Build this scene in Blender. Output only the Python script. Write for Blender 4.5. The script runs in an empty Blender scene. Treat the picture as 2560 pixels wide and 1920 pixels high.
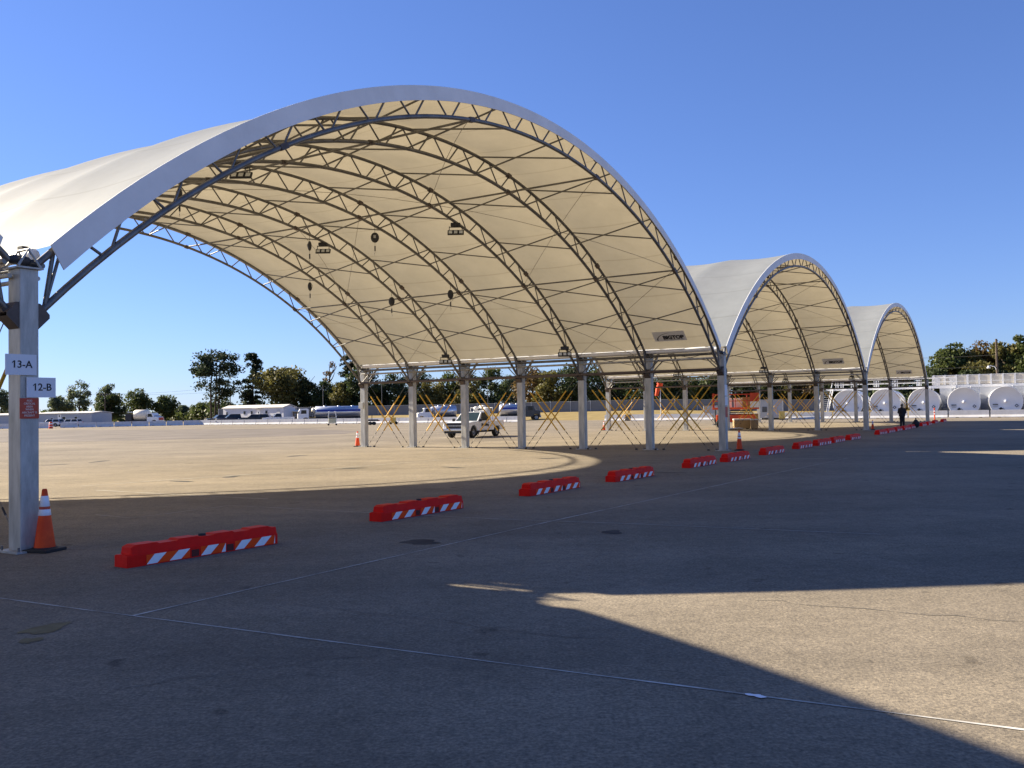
import bpy, bmesh, math, random
import numpy as np
from mathutils import Vector, Matrix
C = bpy.context.scene.collection
SC = bpy.context.scene
R = math.radians
# ------------------------------------------------------------------ camera
FPX, PITCH, ROLL, EYE = 2248.763, 0.0278927, -0.0171365, 1.756
cd = bpy.data.cameras.new('camera'); cam = bpy.data.objects.new('camera', cd); C.objects.link(cam)
cd.sensor_width = 36; cd.lens = 36 * FPX / 2560; cd.clip_start = 0.05; cd.clip_end = 6000
cp, sp, cr, sr = math.cos(PITCH), math.sin(PITCH), math.cos(ROLL), math.sin(ROLL)
FW = Vector((0, cp, sp)); UP0 = Vector((0, -sp, cp)); RT0 = Vector((1, 0, 0))
RT = cr * RT0 + sr * UP0; UP = -sr * RT0 + cr * UP0
m = Matrix.Identity(4)
for k in range(3):
    m[k][0] = RT[k]; m[k][1] = UP[k]; m[k][2] = -FW[k]
m[2][3] = EYE
cam.matrix_world = m
SC.camera = cam
# ------------------------------------------------------------------ sky, sun, exposure
_e, _a = R(27.1), R(152.7)
TO_SUN = Vector((math.cos(_e) * math.cos(_a), math.cos(_e) * math.sin(_a), math.sin(_e)))
EL = math.asin(TO_SUN.z); AZ = math.atan2(TO_SUN.x, TO_SUN.y)
w = bpy.data.worlds.new('World'); SC.world = w; w.use_nodes = True
nt = w.node_tree; bg = nt.nodes['Background']
sky = nt.nodes.new('ShaderNodeTexSky'); sky.sky_type = 'NISHITA'; sky.sun_disc = False
sky.sun_elevation = EL; sky.sun_rotation = AZ; sky.air_density = 1.0; sky.dust_density = 0.1; sky.ozone_density = 2.2
sky.altitude = 100
tint = nt.nodes.new('ShaderNodeMix'); tint.data_type = 'RGBA'; tint.blend_type = 'MULTIPLY'; tint.inputs[0].default_value = 1.0
tint.inputs[7].default_value = (0.63, 0.81, 1.36, 1)      # the camera's daylight white balance
gm = nt.nodes.new('ShaderNodeGamma'); gm.inputs[1].default_value = 0.84
nt.links.new(sky.outputs[0], gm.inputs[0]); nt.links.new(gm.outputs[0], tint.inputs[6]); nt.links.new(tint.outputs[2], bg.inputs[0]); bg.inputs[1].default_value = 0.055
sl = bpy.data.lights.new('sun', 'SUN'); so = bpy.data.objects.new('sun', sl); C.objects.link(so)
sl.energy = 5.0; sl.angle = R(0.55); sl.color = (1.0, 0.88, 0.68)
so.rotation_euler = (-TO_SUN).to_track_quat('-Z', 'Y').to_euler(); so.location = TO_SUN * 200
SC.view_settings.view_transform = 'Standard'; SC.view_settings.look = 'None'
SC.view_settings.exposure = 1.54; SC.view_settings.gamma = 1.0
SC.cycles.max_bounces = 8; SC.cycles.diffuse_bounces = 4; SC.cycles.transparent_max_bounces = 8

def horizon(px): return 1044.6 - 0.01714 * px
def at(px, py, z=0.0):                       # point of the level z seen at that place in the photograph
    d = FW + RT * ((px - 1280) / FPX) - UP * ((py - 960) / FPX)
    t = (z - EYE) / d.z
    return Vector((d.x * t, d.y * t, z))
def far(px, depth, z=0.0): return Vector(((px - 1280) / FPX * depth, depth, z))
def far_z(px, py, depth): return EYE + (horizon(px) - py) * depth / FPX
# shed axes
TH = 1.00638832; U = Vector((math.cos(TH), math.sin(TH), 0)); V = Vector((-math.sin(TH), math.cos(TH), 0))
A0 = Vector((-6.46862, 11.90687, 0)); SPAN = 27.4; BAY = 3.07345; NB = 6; HC = 3.716
def S(u, v, z=0.0): return A0 + u * U + v * V + Vector((0, 0, z))

# ------------------------------------------------------------------ materials
def mat(name, col, rough=0.6, metal=0.0, var=0.0, vscale=4.0, col2=None, bump=0.0, bscale=30.0, spec=0.5, trans=0.0, tcol=None, coords='Object', stretch=None, seam=0.0):
    M = bpy.data.materials.new(name); M.use_nodes = True
    n = M.node_tree; b = n.nodes['Principled BSDF']; L = n.links.new
    b.inputs['Roughness'].default_value = rough; b.inputs['Metallic'].default_value = metal
    b.inputs['Specular IOR Level'].default_value = spec
    c = tuple(col) + (1,); b.inputs['Base Color'].default_value = c
    if var or col2 or bump:
        tc = n.nodes.new('ShaderNodeTexCoord')
    if var or col2:
        nz = n.nodes.new('ShaderNodeTexNoise'); nz.inputs['Scale'].default_value = vscale; nz.inputs['Detail'].default_value = 5
        nz.inputs['Roughness'].default_value = 0.65
        if stretch:
            mp = n.nodes.new('ShaderNodeMapping'); mp.inputs['Scale'].default_value = stretch
            L(tc.outputs[coords], mp.inputs[0]); L(mp.outputs[0], nz.inputs['Vector'])
        else: L(tc.outputs[coords], nz.inputs['Vector'])
        rp = n.nodes.new('ShaderNodeValToRGB'); L(nz.outputs['Fac'], rp.inputs[0])
        rp.color_ramp.elements[0].position = 0.34; rp.color_ramp.elements[1].position = 0.66
        if col2: a, d = tuple(col) + (1,), tuple(col2) + (1,)
        else:
            a = tuple(x * (1 - var) for x in col) + (1,); d = tuple(min(1, x * (1 + var)) for x in col) + (1,)
        rp.color_ramp.elements[0].color = a; rp.color_ramp.elements[1].color = d
        cout = rp.outputs[0]
        if seam:                                  # welded seams every SEAM metres along the cloth
            sx = n.nodes.new('ShaderNodeSeparateXYZ'); L(tc.outputs[coords], sx.inputs[0])
            def mth(op, a, v):
                q = n.nodes.new('ShaderNodeMath'); q.operation = op; L(a, q.inputs[0]); q.inputs[1].default_value = v; return q.outputs[0]
            fr = mth('FRACT', mth('DIVIDE', sx.outputs[0], seam), 0); ln = mth('LESS_THAN', fr, 0.03)
            ms = n.nodes.new('ShaderNodeMix'); ms.data_type = 'RGBA'; ms.blend_type = 'MULTIPLY'; L(ln, ms.inputs[0]); L(cout, ms.inputs[6]); ms.inputs[7].default_value = (.86, .85, .83, 1)
            cout = ms.outputs[2]
        L(cout, b.inputs['Base Color'])
    if bump:
        bz = n.nodes.new('ShaderNodeTexNoise'); bz.inputs['Scale'].default_value = bscale; bz.inputs['Detail'].default_value = 4
        L(tc.outputs[coords], bz.inputs['Vector'])
        bp = n.nodes.new('ShaderNodeBump'); bp.inputs['Strength'].default_value = bump; bp.inputs['Distance'].default_value = 0.02
        L(bz.outputs['Fac'], bp.inputs['Height']); L(bp.outputs[0], b.inputs['Normal'])
    if trans:
        t = n.nodes.new('ShaderNodeBsdfTranslucent'); mx = n.nodes.new('ShaderNodeMixShader'); mx.inputs[0].default_value = trans
        out = [x for x in n.nodes if x.type == 'OUTPUT_MATERIAL'][0]
        if tcol:
            if var or col2:
                mt = n.nodes.new('ShaderNodeMix'); mt.data_type = 'RGBA'; mt.blend_type = 'MULTIPLY'; mt.inputs[0].default_value = 1
                k_ = 1.0 / max(col); sc = n.nodes.new('ShaderNodeMix'); sc.data_type = 'RGBA'; sc.blend_type = 'MULTIPLY'; sc.inputs[0].default_value = 1
                L(cout, sc.inputs[6]); sc.inputs[7].default_value = (k_, k_, k_, 1); sc.clamp_result = False
                L(sc.outputs[2], mt.inputs[6]); mt.inputs[7].default_value = tuple(tcol) + (1,); L(mt.outputs[2], t.inputs[0])
            else: t.inputs[0].default_value = tuple(tcol) + (1,)
        elif var or col2: L(rp.outputs[0], t.inputs[0])
        else: t.inputs[0].default_value = c
        L(b.outputs[0], mx.inputs[1]); L(t.outputs[0], mx.inputs[2]); L(mx.outputs[0], out.inputs[0])
    return M

def ground_mat():
    M = bpy.data.materials.new('weathered_pavement'); M.use_nodes = True
    n = M.node_tree; b = n.nodes['Principled BSDF']; L = n.links.new
    g = n.nodes.new('ShaderNodeNewGeometry')
    def noise(scale, det, rough=0.6, stretch=None, dist=0.0):
        z = n.nodes.new('ShaderNodeTexNoise'); z.inputs['Scale'].default_value = scale; z.inputs['Detail'].default_value = det
        z.inputs['Roughness'].default_value = rough; z.inputs['Distortion'].default_value = dist
        if stretch:
            mp = n.nodes.new('ShaderNodeMapping'); mp.inputs['Rotation'].default_value = (0, 0, stretch[0]); mp.inputs['Scale'].default_value = stretch[1]
            L(g.outputs['Position'], mp.inputs[0]); L(mp.outputs[0], z.inputs['Vector'])
        else: L(g.outputs['Position'], z.inputs['Vector'])
        return z.outputs['Fac']
    def ramp(fac, stops):
        r = n.nodes.new('ShaderNodeValToRGB'); L(fac, r.inputs[0])
        e = r.color_ramp.elements
        while len(e) < len(stops): e.new(0.5)
        for q, (p, c) in zip(e, stops): q.position = p; q.color = tuple(c) + (1,)
        return r.outputs[0]
    def mix(a, c, fac, typ):
        x = n.nodes.new('ShaderNodeMix'); x.data_type = 'RGBA'; x.blend_type = typ
        if isinstance(fac, float): x.inputs[0].default_value = fac
        else: L(fac, x.inputs[0])
        L(a, x.inputs[6]); L(c, x.inputs[7]); return x.outputs[2]
    base = ramp(noise(0.16, 6, 0.6), [(0.3, (0.212, 0.185, 0.145)), (0.7, (0.304, 0.265, 0.209))])
    streak = ramp(noise(0.5, 5, 0.6, (-TH, (0.16, 1.0, 1.0))), [(0.3, (0.75, 0.75, 0.76)), (0.62, (1.05, 1.04, 1.02))])
    wide = ramp(noise(0.045, 4, 0.55, None, 0.6), [(0.3, (0.84, 0.83, 0.82)), (0.6, (1.06, 1.05, 1.03))])
    c = mix(mix(base, wide, 0.8, 'MULTIPLY'), streak, 0.75, 'MULTIPLY')
    blot = ramp(noise(1.4, 5, 0.7), [(0.3, (0.8, 0.8, 0.8)), (0.6, (1.06, 1.06, 1.06))])
    c = mix(c, blot, 0.7, 'MULTIPLY')
    agg = ramp(noise(38, 3, 0.7), [(0.3, (0.35, 0.35, 0.37)), (0.5, (0.95, 0.95, 0.95)), (0.70, (1.7, 1.62, 1.5))])
    c = mix(c, agg, 0.62, 'MULTIPLY')
    mot = ramp(noise(9, 4, 0.7), [(0.32, (0.72, 0.72, 0.74)), (0.6, (1.1, 1.09, 1.07))])
    c = mix(c, mot, 0.7, 'MULTIPLY')
    vo = n.nodes.new('ShaderNodeTexVoronoi'); vo.inputs['Scale'].default_value = 26; L(g.outputs['Position'], vo.inputs['Vector'])
    chips = ramp(vo.outputs['Distance'], [(0.0, (1.6, 1.55, 1.5)), (0.12, (1, 1, 1)), (1.0, (0.92, 0.92, 0.92))])
    c = mix(c, chips, 0.55, 'MULTIPLY')
    spots = ramp(noise(2.7, 2, 0.5), [(0.25, (0.35, 0.34, 0.34)), (0.31, (1, 1, 1))])
    c = mix(c, spots, 0.5, 'MULTIPLY')
    L(c, b.inputs['Base Color'])
    b.inputs['Roughness'].default_value = 0.92; b.inputs['Specular IOR Level'].default_value = 0.08
    bp = n.nodes.new('ShaderNodeBump'); bp.inputs['Strength'].default_value = 0.55; bp.inputs['Distance'].default_value = 0.012
    L(noise(30, 4, 0.7), bp.inputs['Height']); L(bp.outputs[0], b.inputs['Normal'])
    return M

M_GROUND = ground_mat()
M_BAND = mat('darker_asphalt', (0.155, 0.13, 0.105), 0.85, var=0.25, vscale=0.25, bump=0.3, spec=0.2)
M_PAINT = mat('faded_white_paint', (0.26, 0.245, 0.21), 0.85, col2=(0.64, 0.62, 0.57), vscale=2.6, spec=.2)
M_FAINT = mat('worn_pale_line', (0.3, 0.28, 0.24), 0.85, col2=(0.44, 0.41, 0.36), vscale=1.5)
M_STAIN = mat('ochre_stain', (0.12, 0.09, 0.035), 0.8, col2=(0.2, 0.16, 0.07), vscale=6)
M_DARKPATCH = mat('tar_patch', (0.03, 0.03, 0.032), 0.8, col2=(0.075, 0.072, 0.068), vscale=3, spec=.15)
M_CRACK = mat('crack_filler', (0.09, 0.085, 0.075), 0.8, col2=(0.17, 0.15, 0.12), vscale=1.5)
M_GRASS = mat('dry_grass', (0.2, 0.15, 0.06), 0.95, col2=(0.33, 0.25, 0.11), vscale=0.35, bump=0.5, bscale=6, spec=0.1, coords='Object')
M_GALV = mat('galvanized_steel', (0.33, 0.325, 0.305), 0.52, 0.22, col2=(0.54, 0.53, 0.50), vscale=7, bump=0.05, bscale=12, stretch=(1, 1, .22))
M_TUBE = mat('steel_tube', (0.115, 0.11, 0.105), 0.42, 0.5, col2=(0.2, 0.195, 0.19), vscale=3)
M_DARKST = mat('dark_hardware', (0.03, 0.03, 0.033), 0.55, 0.2, var=0.3)
M_RUST = mat('primer_brown_steel', (0.11, 0.085, 0.075), 0.6, 0.3, var=0.25)
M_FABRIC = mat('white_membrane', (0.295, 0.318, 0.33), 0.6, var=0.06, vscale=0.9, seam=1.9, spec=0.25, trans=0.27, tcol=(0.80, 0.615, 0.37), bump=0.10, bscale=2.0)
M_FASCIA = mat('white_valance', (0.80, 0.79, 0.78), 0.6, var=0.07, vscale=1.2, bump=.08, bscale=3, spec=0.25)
M_ROLL = mat('white_fabric_roll', (0.86, 0.85, 0.83), 0.5, var=0.04)
M_LOGOP = mat('grey_patch', (0.74, 0.72, 0.69), 0.7, var=0.04)
M_BLACK = mat('black_print', (0.012, 0.012, 0.014), 0.6, var=0.2)
M_ORANGE = mat('orange_plastic', (0.82, 0.085, 0.014), 0.55, col2=(0.68, 0.055, 0.012), vscale=6, spec=0.25)
M_REDPL = mat('red_orange_plastic', (0.88, 0.014, 0.008), 0.55, col2=(0.74, 0.011, 0.007), vscale=5, bump=0.05, bscale=20, spec=0.12)
M_POCKETSHADE = mat('pocket_shade_red', (0.10, 0.006, 0.004), 0.7, var=0.2)  # dark red standing in for the shade inside the fork pockets
M_STICK = mat('orange_sheeting', (0.95, 0.075, 0.008), 0.5, var=0.1, spec=0.15)
M_REFL = mat('white_sheeting', (0.82, 0.83, 0.88), 0.35, var=0.06, vscale=8)
M_RUBBER = mat('black_rubber', (0.018, 0.018, 0.019), 0.7, var=0.3)
M_YELLOW = mat('yellow_sleeve', (0.72, 0.40, 0.03), 0.5, var=0.15, vscale=3)
M_CABLE = mat('steel_cable', (0.22, 0.2, 0.17), 0.5, 0.5, var=0.2)
M_SIGN = mat('sign_face', (0.72, 0.73, 0.78), 0.4, var=0.02)
M_REDSIGN = mat('red_sign_face', (0.48, 0.05, 0.02), 0.45, var=0.08)
M_SIGNTXT = mat('faded_lettering', (0.72, 0.55, 0.48), 0.5, var=0.1)
M_WHITE = mat('white_car_paint', (0.78, 0.78, 0.78), 0.28, var=0.03)
M_WHITEST = mat('white_painted_steel', (0.66, 0.66, 0.66), 0.4, var=0.04, vscale=1.2)
M_TANK = mat('white_tank_paint', (0.80, 0.80, 0.79), 0.45, var=0.04, vscale=0.8)
M_GLASS = mat('dark_glass', (0.015, 0.02, 0.022), 0.12, var=0.1, spec=0.35)
M_PALEGL = mat('pale_windscreen', (0.03, 0.045, 0.042), 0.15, var=0.15, spec=0.5)
M_TYRE = mat('tyre_rubber', (0.02, 0.02, 0.02), 0.8, var=0.3)
M_RIM = mat('wheel_rim', (0.35, 0.35, 0.36), 0.35, 0.7, var=0.15)
M_CHROME = mat('bright_chrome', (0.7, 0.7, 0.7), 0.2, 0.9, var=0.05)
M_NAVY = mat('dark_navy_paint', (0.02, 0.022, 0.04), 0.25, var=0.2)
M_SLATE = mat('dark_grey_paint', (0.035, 0.042, 0.05), 0.25, var=0.2)
M_BLUE = mat('blue_stripe', (0.02, 0.035, 0.24), 0.35, var=0.1)
M_ALU = mat('brushed_aluminium', (0.55, 0.57, 0.62), 0.33, 0.75, var=0.08, vscale=1.0)
M_CREAM = mat('cream_dome', (0.78, 0.7, 0.55), 0.4, var=0.08)
M_CONC = mat('white_concrete', (0.52, 0.51, 0.50), 0.8, col2=(0.68, 0.67, 0.66), vscale=1.2, bump=0.2, bscale=12)
M_FENCE = mat('grey_slats', (0.13, 0.145, 0.165), 0.6, var=0.12, vscale=0.5)
M_FPOST = mat('fence_post', (0.4, 0.42, 0.44), 0.5, 0.4, var=0.1)
M_BUILD = mat('white_siding', (0.60, 0.60, 0.62), 0.7, var=0.05, vscale=1)
M_ROOFM = mat('pale_metal_roof', (0.70, 0.66, 0.58), 0.55, var=0.06)
M_BGREY = mat('grey_siding', (0.38, 0.40, 0.44), 0.7, var=0.06)
M_DOOR = mat('grey_door', (0.5, 0.5, 0.5), 0.6, var=0.1)
M_WOOD = mat('weathered_pole', (0.075, 0.055, 0.04), 0.9, var=0.35, vscale=3)
M_BOX = mat('brown_plywood', (0.30, 0.19, 0.085), 0.8, col2=(0.40, 0.27, 0.13), vscale=2)
M_BOXTOP = mat('pale_crate_lid', (0.62, 0.6, 0.57), 0.7, var=0.08)
M_LIFT = mat('orange_lift_paint', (0.72, 0.10, 0.025), 0.4, var=0.12, vscale=3)
M_LIFTD = mat('red_lift_panel', (0.50, 0.055, 0.025), 0.45, var=0.1)
M_CAB = mat('grey_cabinet', (0.44, 0.44, 0.42), 0.6, var=0.06)
M_BARK = mat('tree_bark', (0.06, 0.045, 0.033), 0.95, var=0.3, vscale=2)
M_LED = mat('lamp_lens', (0.72, 0.74, 0.72), 0.2, var=0.04)
M_SKIN = mat('skin', (0.35, 0.2, 0.14), 0.6, var=0.08)
M_CLOTH = mat('dark_clothing', (0.012, 0.012, 0.016), 0.85, var=0.3, vscale=10)
M_HAIR = mat('dark_hair', (0.012, 0.01, 0.009), 0.6, var=0.3)
M_YBOX = mat('yellow_box', (0.65, 0.47, 0.12), 0.6, var=0.1)
def leaf(name, a, b): return mat(name, a, 0.6, col2=b, vscale=0.55, spec=0.3, trans=0.38)
LEAF = dict(green=leaf('green_leaves', (0.045, 0.066, 0.018), (0.105, 0.125, 0.036)),
            olive=leaf('olive_leaves', (0.075, 0.075, 0.02), (0.17, 0.15, 0.042)),
            brown=leaf('turning_leaves', (0.08, 0.06, 0.022), (0.18, 0.11, 0.035)),
            dark=leaf('dark_leaves', (0.024, 0.04, 0.016), (0.06, 0.08, 0.026)),
            pine=leaf('pine_needles', (0.016, 0.028, 0.014), (0.035, 0.05, 0.022)),
            pale=leaf('pale_leaves', (0.075, 0.10, 0.055), (0.14, 0.165, 0.085)))

# ------------------------------------------------------------------ helpers
def tag(o, label=None, cat=None, group=None, kind=None):
    if label: o['label'] = label
    if cat: o['category'] = cat
    if group: o['group'] = group
    if kind: o['kind'] = kind
    return o
def thing(name, label, cat, loc=(0, 0, 0), rz=0.0, group=None):
    o = bpy.data.objects.new(name, None); C.objects.link(o); o.location = loc; o.rotation_euler = (0, 0, rz)
    return tag(o, label, cat, group)
def copy_tree(o, parent=None):
    c = o.copy(); C.objects.link(c)
    if parent is not None: c.parent = parent
    for ch in list(KIDS.get(o.name, [])):
        copy_tree(ch, c)
    return c
KIDS = {}
class MB:
    def __init__(s): s.v = []; s.f = []; s.mi = []; s.sm = []
    def add(s, vs, fs, mi=0, smooth=False):
        k = len(s.v); s.v += [tuple(x) for x in vs]
        for f in fs: s.f.append(tuple(i + k for i in f)); s.mi.append(mi); s.sm.append(smooth)
        return s
    def box(s, c, d, rz=0.0, mi=0, M=None):
        x, y, z = d[0] / 2, d[1] / 2, d[2] / 2
        vs = [Vector((a * x, b * y, e * z)) for e in (-1, 1) for a, b in ((-1, -1), (1, -1), (1, 1), (-1, 1))]
        if M is None: M = Matrix.Rotation(rz, 3, 'Z')
        c = Vector(c)
        return s.add([M @ p + c for p in vs], [(3, 2, 1, 0), (4, 5, 6, 7), (0, 1, 5, 4), (1, 2, 6, 5), (2, 3, 7, 6), (3, 0, 4, 7)], mi)
    def tube(s, pts, r, n=8, mi=0, cap=True, smooth=True):
        pts = [Vector(p) for p in pts]; k = len(pts); rs = r if isinstance(r, (list, tuple)) else [r] * k
        rings = []
        for i, p in enumerate(pts):
            d = (pts[min(i + 1, k - 1)] - pts[max(i - 1, 0)]).normalized()
            a = Vector((0, 0, 1)) if abs(d.z) < 0.9 else Vector((1, 0, 0))
            e1 = d.cross(a).normalized(); e2 = d.cross(e1)
            rings += [p + rs[i] * (math.cos(2 * math.pi * j / n) * e1 + math.sin(2 * math.pi * j / n) * e2) for j in range(n)]
        fs = [(i * n + j, i * n + (j + 1) % n, (i + 1) * n + (j + 1) % n, (i + 1) * n + j) for i in range(k - 1) for j in range(n)]
        s.add(rings, fs, mi, smooth)
        if cap: s.add(rings[:n], [tuple(range(n))], mi); s.add(rings[-n:], [tuple(reversed(range(n)))], mi)
        return s
    def prism(s, poly, h0, h1, axis='y', mi=0):     # poly (a,b): axis y -> (x,z); axis z -> (x,y); axis x -> (y,z)
        def P(a, b, h): return {'y': (a, h, b), 'z': (a, b, h), 'x': (h, a, b)}[axis]
        n = len(poly); vs = [P(a, b, h0) for a, b in poly] + [P(a, b, h1) for a, b in poly]
        return s.add(vs, [tuple(range(n)), tuple(reversed(range(n, 2 * n)))] + [(i, i + n, (i + 1) % n + n, (i + 1) % n) for i in range(n)], mi)
    def lathe(s, prof, n=24, c=(0, 0, 0), axis='z', mi=0, smooth=True):
        c = Vector(c); vs = []
        for r, h in prof:
            for j in range(n):
                a = 2 * math.pi * j / n; p = (r * math.cos(a), r * math.sin(a), h)
                if axis == 'x': p = (h, p[0], p[1])
                if axis == 'y': p = (p[0], h, p[1])
                vs.append(c + Vector(p))
        k = len(prof)
        fs = [(i * n + j, i * n + (j + 1) % n, (i + 1) * n + (j + 1) % n, (i + 1) * n + j) for i in range(k - 1) for j in range(n)]
        return s.add(vs, fs, mi, smooth)
    def ball(s, c, r, sc=(1, 1, 1), n=10, mi=0):
        vs, fs = [], []; h = n // 2
        for i in range(h + 1):
            for j in range(n):
                a, b = math.pi * i / h, 2 * math.pi * j / n
                vs.append((c[0] + r * sc[0] * math.sin(a) * math.cos(b), c[1] + r * sc[1] * math.sin(a) * math.sin(b), c[2] + r * sc[2] * math.cos(a)))
        for i in range(h):
            for j in range(n): fs.append((i * n + j, (i + 1) * n + j, (i + 1) * n + (j + 1) % n, i * n + (j + 1) % n))
        return s.add(vs, fs, mi, True)
    def build(s, name, mats, parent=None, loc=None, rz=0.0, bevel=0.0, fix=True):
        me = bpy.data.meshes.new(name); me.from_pydata(s.v, [], s.f)
        for M in (mats if isinstance(mats, (list, tuple)) else [mats]): me.materials.append(M)
        me.polygons.foreach_set('material_index', s.mi); me.polygons.foreach_set('use_smooth', s.sm)
        if fix:
            bm = bmesh.new(); bm.from_mesh(me); bmesh.ops.remove_doubles(bm, verts=bm.verts, dist=1e-5) if bevel else None
            bmesh.ops.recalc_face_normals(bm, faces=bm.faces); bm.to_mesh(me); bm.free()
        o = bpy.data.objects.new(name, me); C.objects.link(o)
        if loc is not None: o.location = loc
        o.rotation_euler = (0, 0, rz)
        if bevel:
            b = o.modifiers.new('bevel', 'BEVEL'); b.width = bevel; b.segments = 2; b.limit_method = 'ANGLE'; b.angle_limit = R(40)
        if parent is not None: adopt(o, parent)
        return o
def adopt(o, parent):
    o.parent = parent; KIDS.setdefault(parent.name, []).append(o); return o
def text(name, s, size, M, parent, mw, bold=0.0, extrude=0.002, shear=0.0, spacing=1.0):
    cu = bpy.data.curves.new(name, 'FONT'); cu.body = s; cu.size = size; cu.align_x = 'CENTER'; cu.align_y = 'CENTER'
    cu.offset = bold; cu.extrude = extrude; cu.shear = shear; cu.resolution_u = 3; cu.space_character = spacing
    t = bpy.data.objects.new(name, cu); me = bpy.data.meshes.new_from_object(t); me.name = name
    bpy.data.objects.remove(t); me.materials.clear(); me.materials.append(M)
    me.transform(mw); o = bpy.data.objects.new(name, me); C.objects.link(o)
    if parent is not None: adopt(o, parent)
    return o
def flag_one(o, size, M, mw, s_):            # the little slanted stroke of the figure 1
    inv = mw.inverted(); xs = [inv @ v.co for v in o.data.vertices]; x0 = min(p.x for p in xs); y1 = max(p.y for p in xs)
    z = .003
    q = [(x0 + .004, y1, z), (x0 - size * .17, y1 - size * .19, z), (x0 - size * .17, y1 - size * .27, z), (x0 + .004, y1 - size * .13, z)]
    return MB().add([mw @ Vector(p) for p in q], [(0, 1, 2, 3)]).build('lettering', M, o.parent, fix=False)
def frame(o, x, y):                        # 4x4 with columns x, y, x cross y, at o
    x = Vector(x).normalized(); y = Vector(y).normalized(); z = x.cross(y); m = Matrix.Identity(4)
    for k in range(3): m[k][0] = x[k]; m[k][1] = y[k]; m[k][2] = z[k]; m[k][3] = o[k]
    return m
ORD = ['frontmost', 'second', 'third', 'fourth', 'fifth', 'sixth', 'rearmost']
rng0 = random.Random(7)

# ------------------------------------------------------------------ ground
g = MB().add([(-2500, -300, 0), (2500, -300, 0), (2500, 4000, 0), (-2500, 4000, 0)], [(0, 1, 2, 3)]).build('pavement', M_GROUND); tag(g, kind='structure')
def sheet(name, pts, M, z=0.004):
    o = MB().add([(p[0], p[1], z) for p in pts], [tuple(range(len(pts)))]).build(name, M, fix=False)
    if o.data.polygons[0].normal.z < 0: o.data.flip_normals()
    return tag(o, kind='structure')
def strip(name, pts, wd, M, z=0.004, jit=0.0, seed=1):
    rg = random.Random(seed); P = []
    for a, b in zip(pts[:-1], pts[1:]):
        n = max(2, int((b - a).length / 0.6))
        P += [a.lerp(b, i / n) for i in range(n)]
    P.append(pts[-1]); vs, fs = [], []
    for i, p in enumerate(P):
        d = (P[min(i + 1, len(P) - 1)] - P[max(i - 1, 0)]).normalized(); q = Vector((-d.y, d.x, 0))
        wl, wr = (wd / 2 * (1 + rg.uniform(-jit, jit)) for _ in (0, 1)); off = q * rg.uniform(-jit, jit) * wd * 0.3
        vs += [p + q * wl + off + Vector((0, 0, z)), p - q * wr + off + Vector((0, 0, z))]
    fs = [(2 * i, 2 * i + 1, 2 * i + 3, 2 * i + 2) for i in range(len(P) - 1)]
    o = MB().add(vs, fs).build(name, M, fix=False)
    return tag(o, kind='structure')
sheet('asphalt_road', [at(-500, 1079), at(-500, 1110), at(200, 1104), at(520, 1097), at(860, 1085), at(900, 1078), at(760, 1072), at(450, 1074)], M_BAND)
K = 2560 / 2212
def D(x, y): return at(x * K, y * K)
strip('painted_line', [D(-120, 1276), D(285, 1331), D(2212, 1577), D(2600, 1630)], 0.021, M_PAINT, 0.004, 0.7, 1)
strip('painted_line', [D(285, 1331), D(1160, 1133), D(1600, 1038), D(1830, 990)], 0.022, M_PAINT, 0.005, 0.7, 2)
strip('painted_line', [at(240, 1287), at(326, 1295), at(421, 1284), at(574, 1264)], 0.03, M_FAINT, 0.004, 0.5, 3)
strip('painted_line', [at(574, 1264), at(918, 1282), at(1240, 1298), at(1600, 1311), at(2200, 1336)], 0.028, M_FAINT, 0.005, 0.6, 4)
strip('painted_line', [at(240, 1226), at(669, 1248)], 0.05, M_FAINT, 0.004, 0.5, 5)
strip('painted_line', [at(200, 1216), at(737, 1178), at(1240, 1140)], 0.07, M_FAINT, 0.005, 0.5, 6)
strip('painted_line', [at(310, 1252), at(440, 1236)], 0.045, M_FAINT, 0.006, 0.5, 7)
def blob(name, c, a, b, rz, M, seed, z=0.004, n=26):
    rg = random.Random(seed); ph = [rg.uniform(0, 6.28) for _ in range(4)]; pts = []
    for i in range(n):
        t = 2 * math.pi * i / n; r = 1 + 0.22 * math.sin(2 * t + ph[0]) + 0.15 * math.sin(3 * t + ph[1]) + 0.1 * math.sin(5 * t + ph[2]) + rg.uniform(-.06, .06)
        x, y = a * r * math.cos(t), b * r * math.sin(t)
        pts.append((c.x + x * math.cos(rz) - y * math.sin(rz), c.y + x * math.sin(rz) + y * math.cos(rz)))
    return sheet(name, pts, M, z)
blob('ground_stain', D(100, 1358), 0.11, 0.25, -.25, M_STAIN, 3); blob('ground_stain', D(66, 1384), 0.07, 0.10, .3, M_STAIN, 4)
blob('tar_patch', D(908, 1171), 0.27, 0.2, 0.1, M_DARKPATCH, 5); blob('tar_patch', D(1322, 1150), 0.17, 0.16, 0.2, M_DARKPATCH, 6)
blob('paint_splash', D(1633, 1505), 0.055, 0.03, 2.6, M_REFL, 7, 0.008)
strip('tar_patch', [D(1330, 1018), D(1480, 1022)], 0.16, M_DARKPATCH, 0.004, 0.6, 9)
for k, (x, y, a) in enumerate([(120, 1004, 0.5), (215, 997, 0.6), (393, 1040, .4), (760, 1012, .5), (500, 1030, .4), (980, 1010, .45), (1190, 990, .5), (640, 985, .6)]):
    blob('tar_patch', D(x, y), a, a * 0.3, 0.5 + k, M_DARKPATCH, 20 + k)
rgc = random.Random(11)
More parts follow.
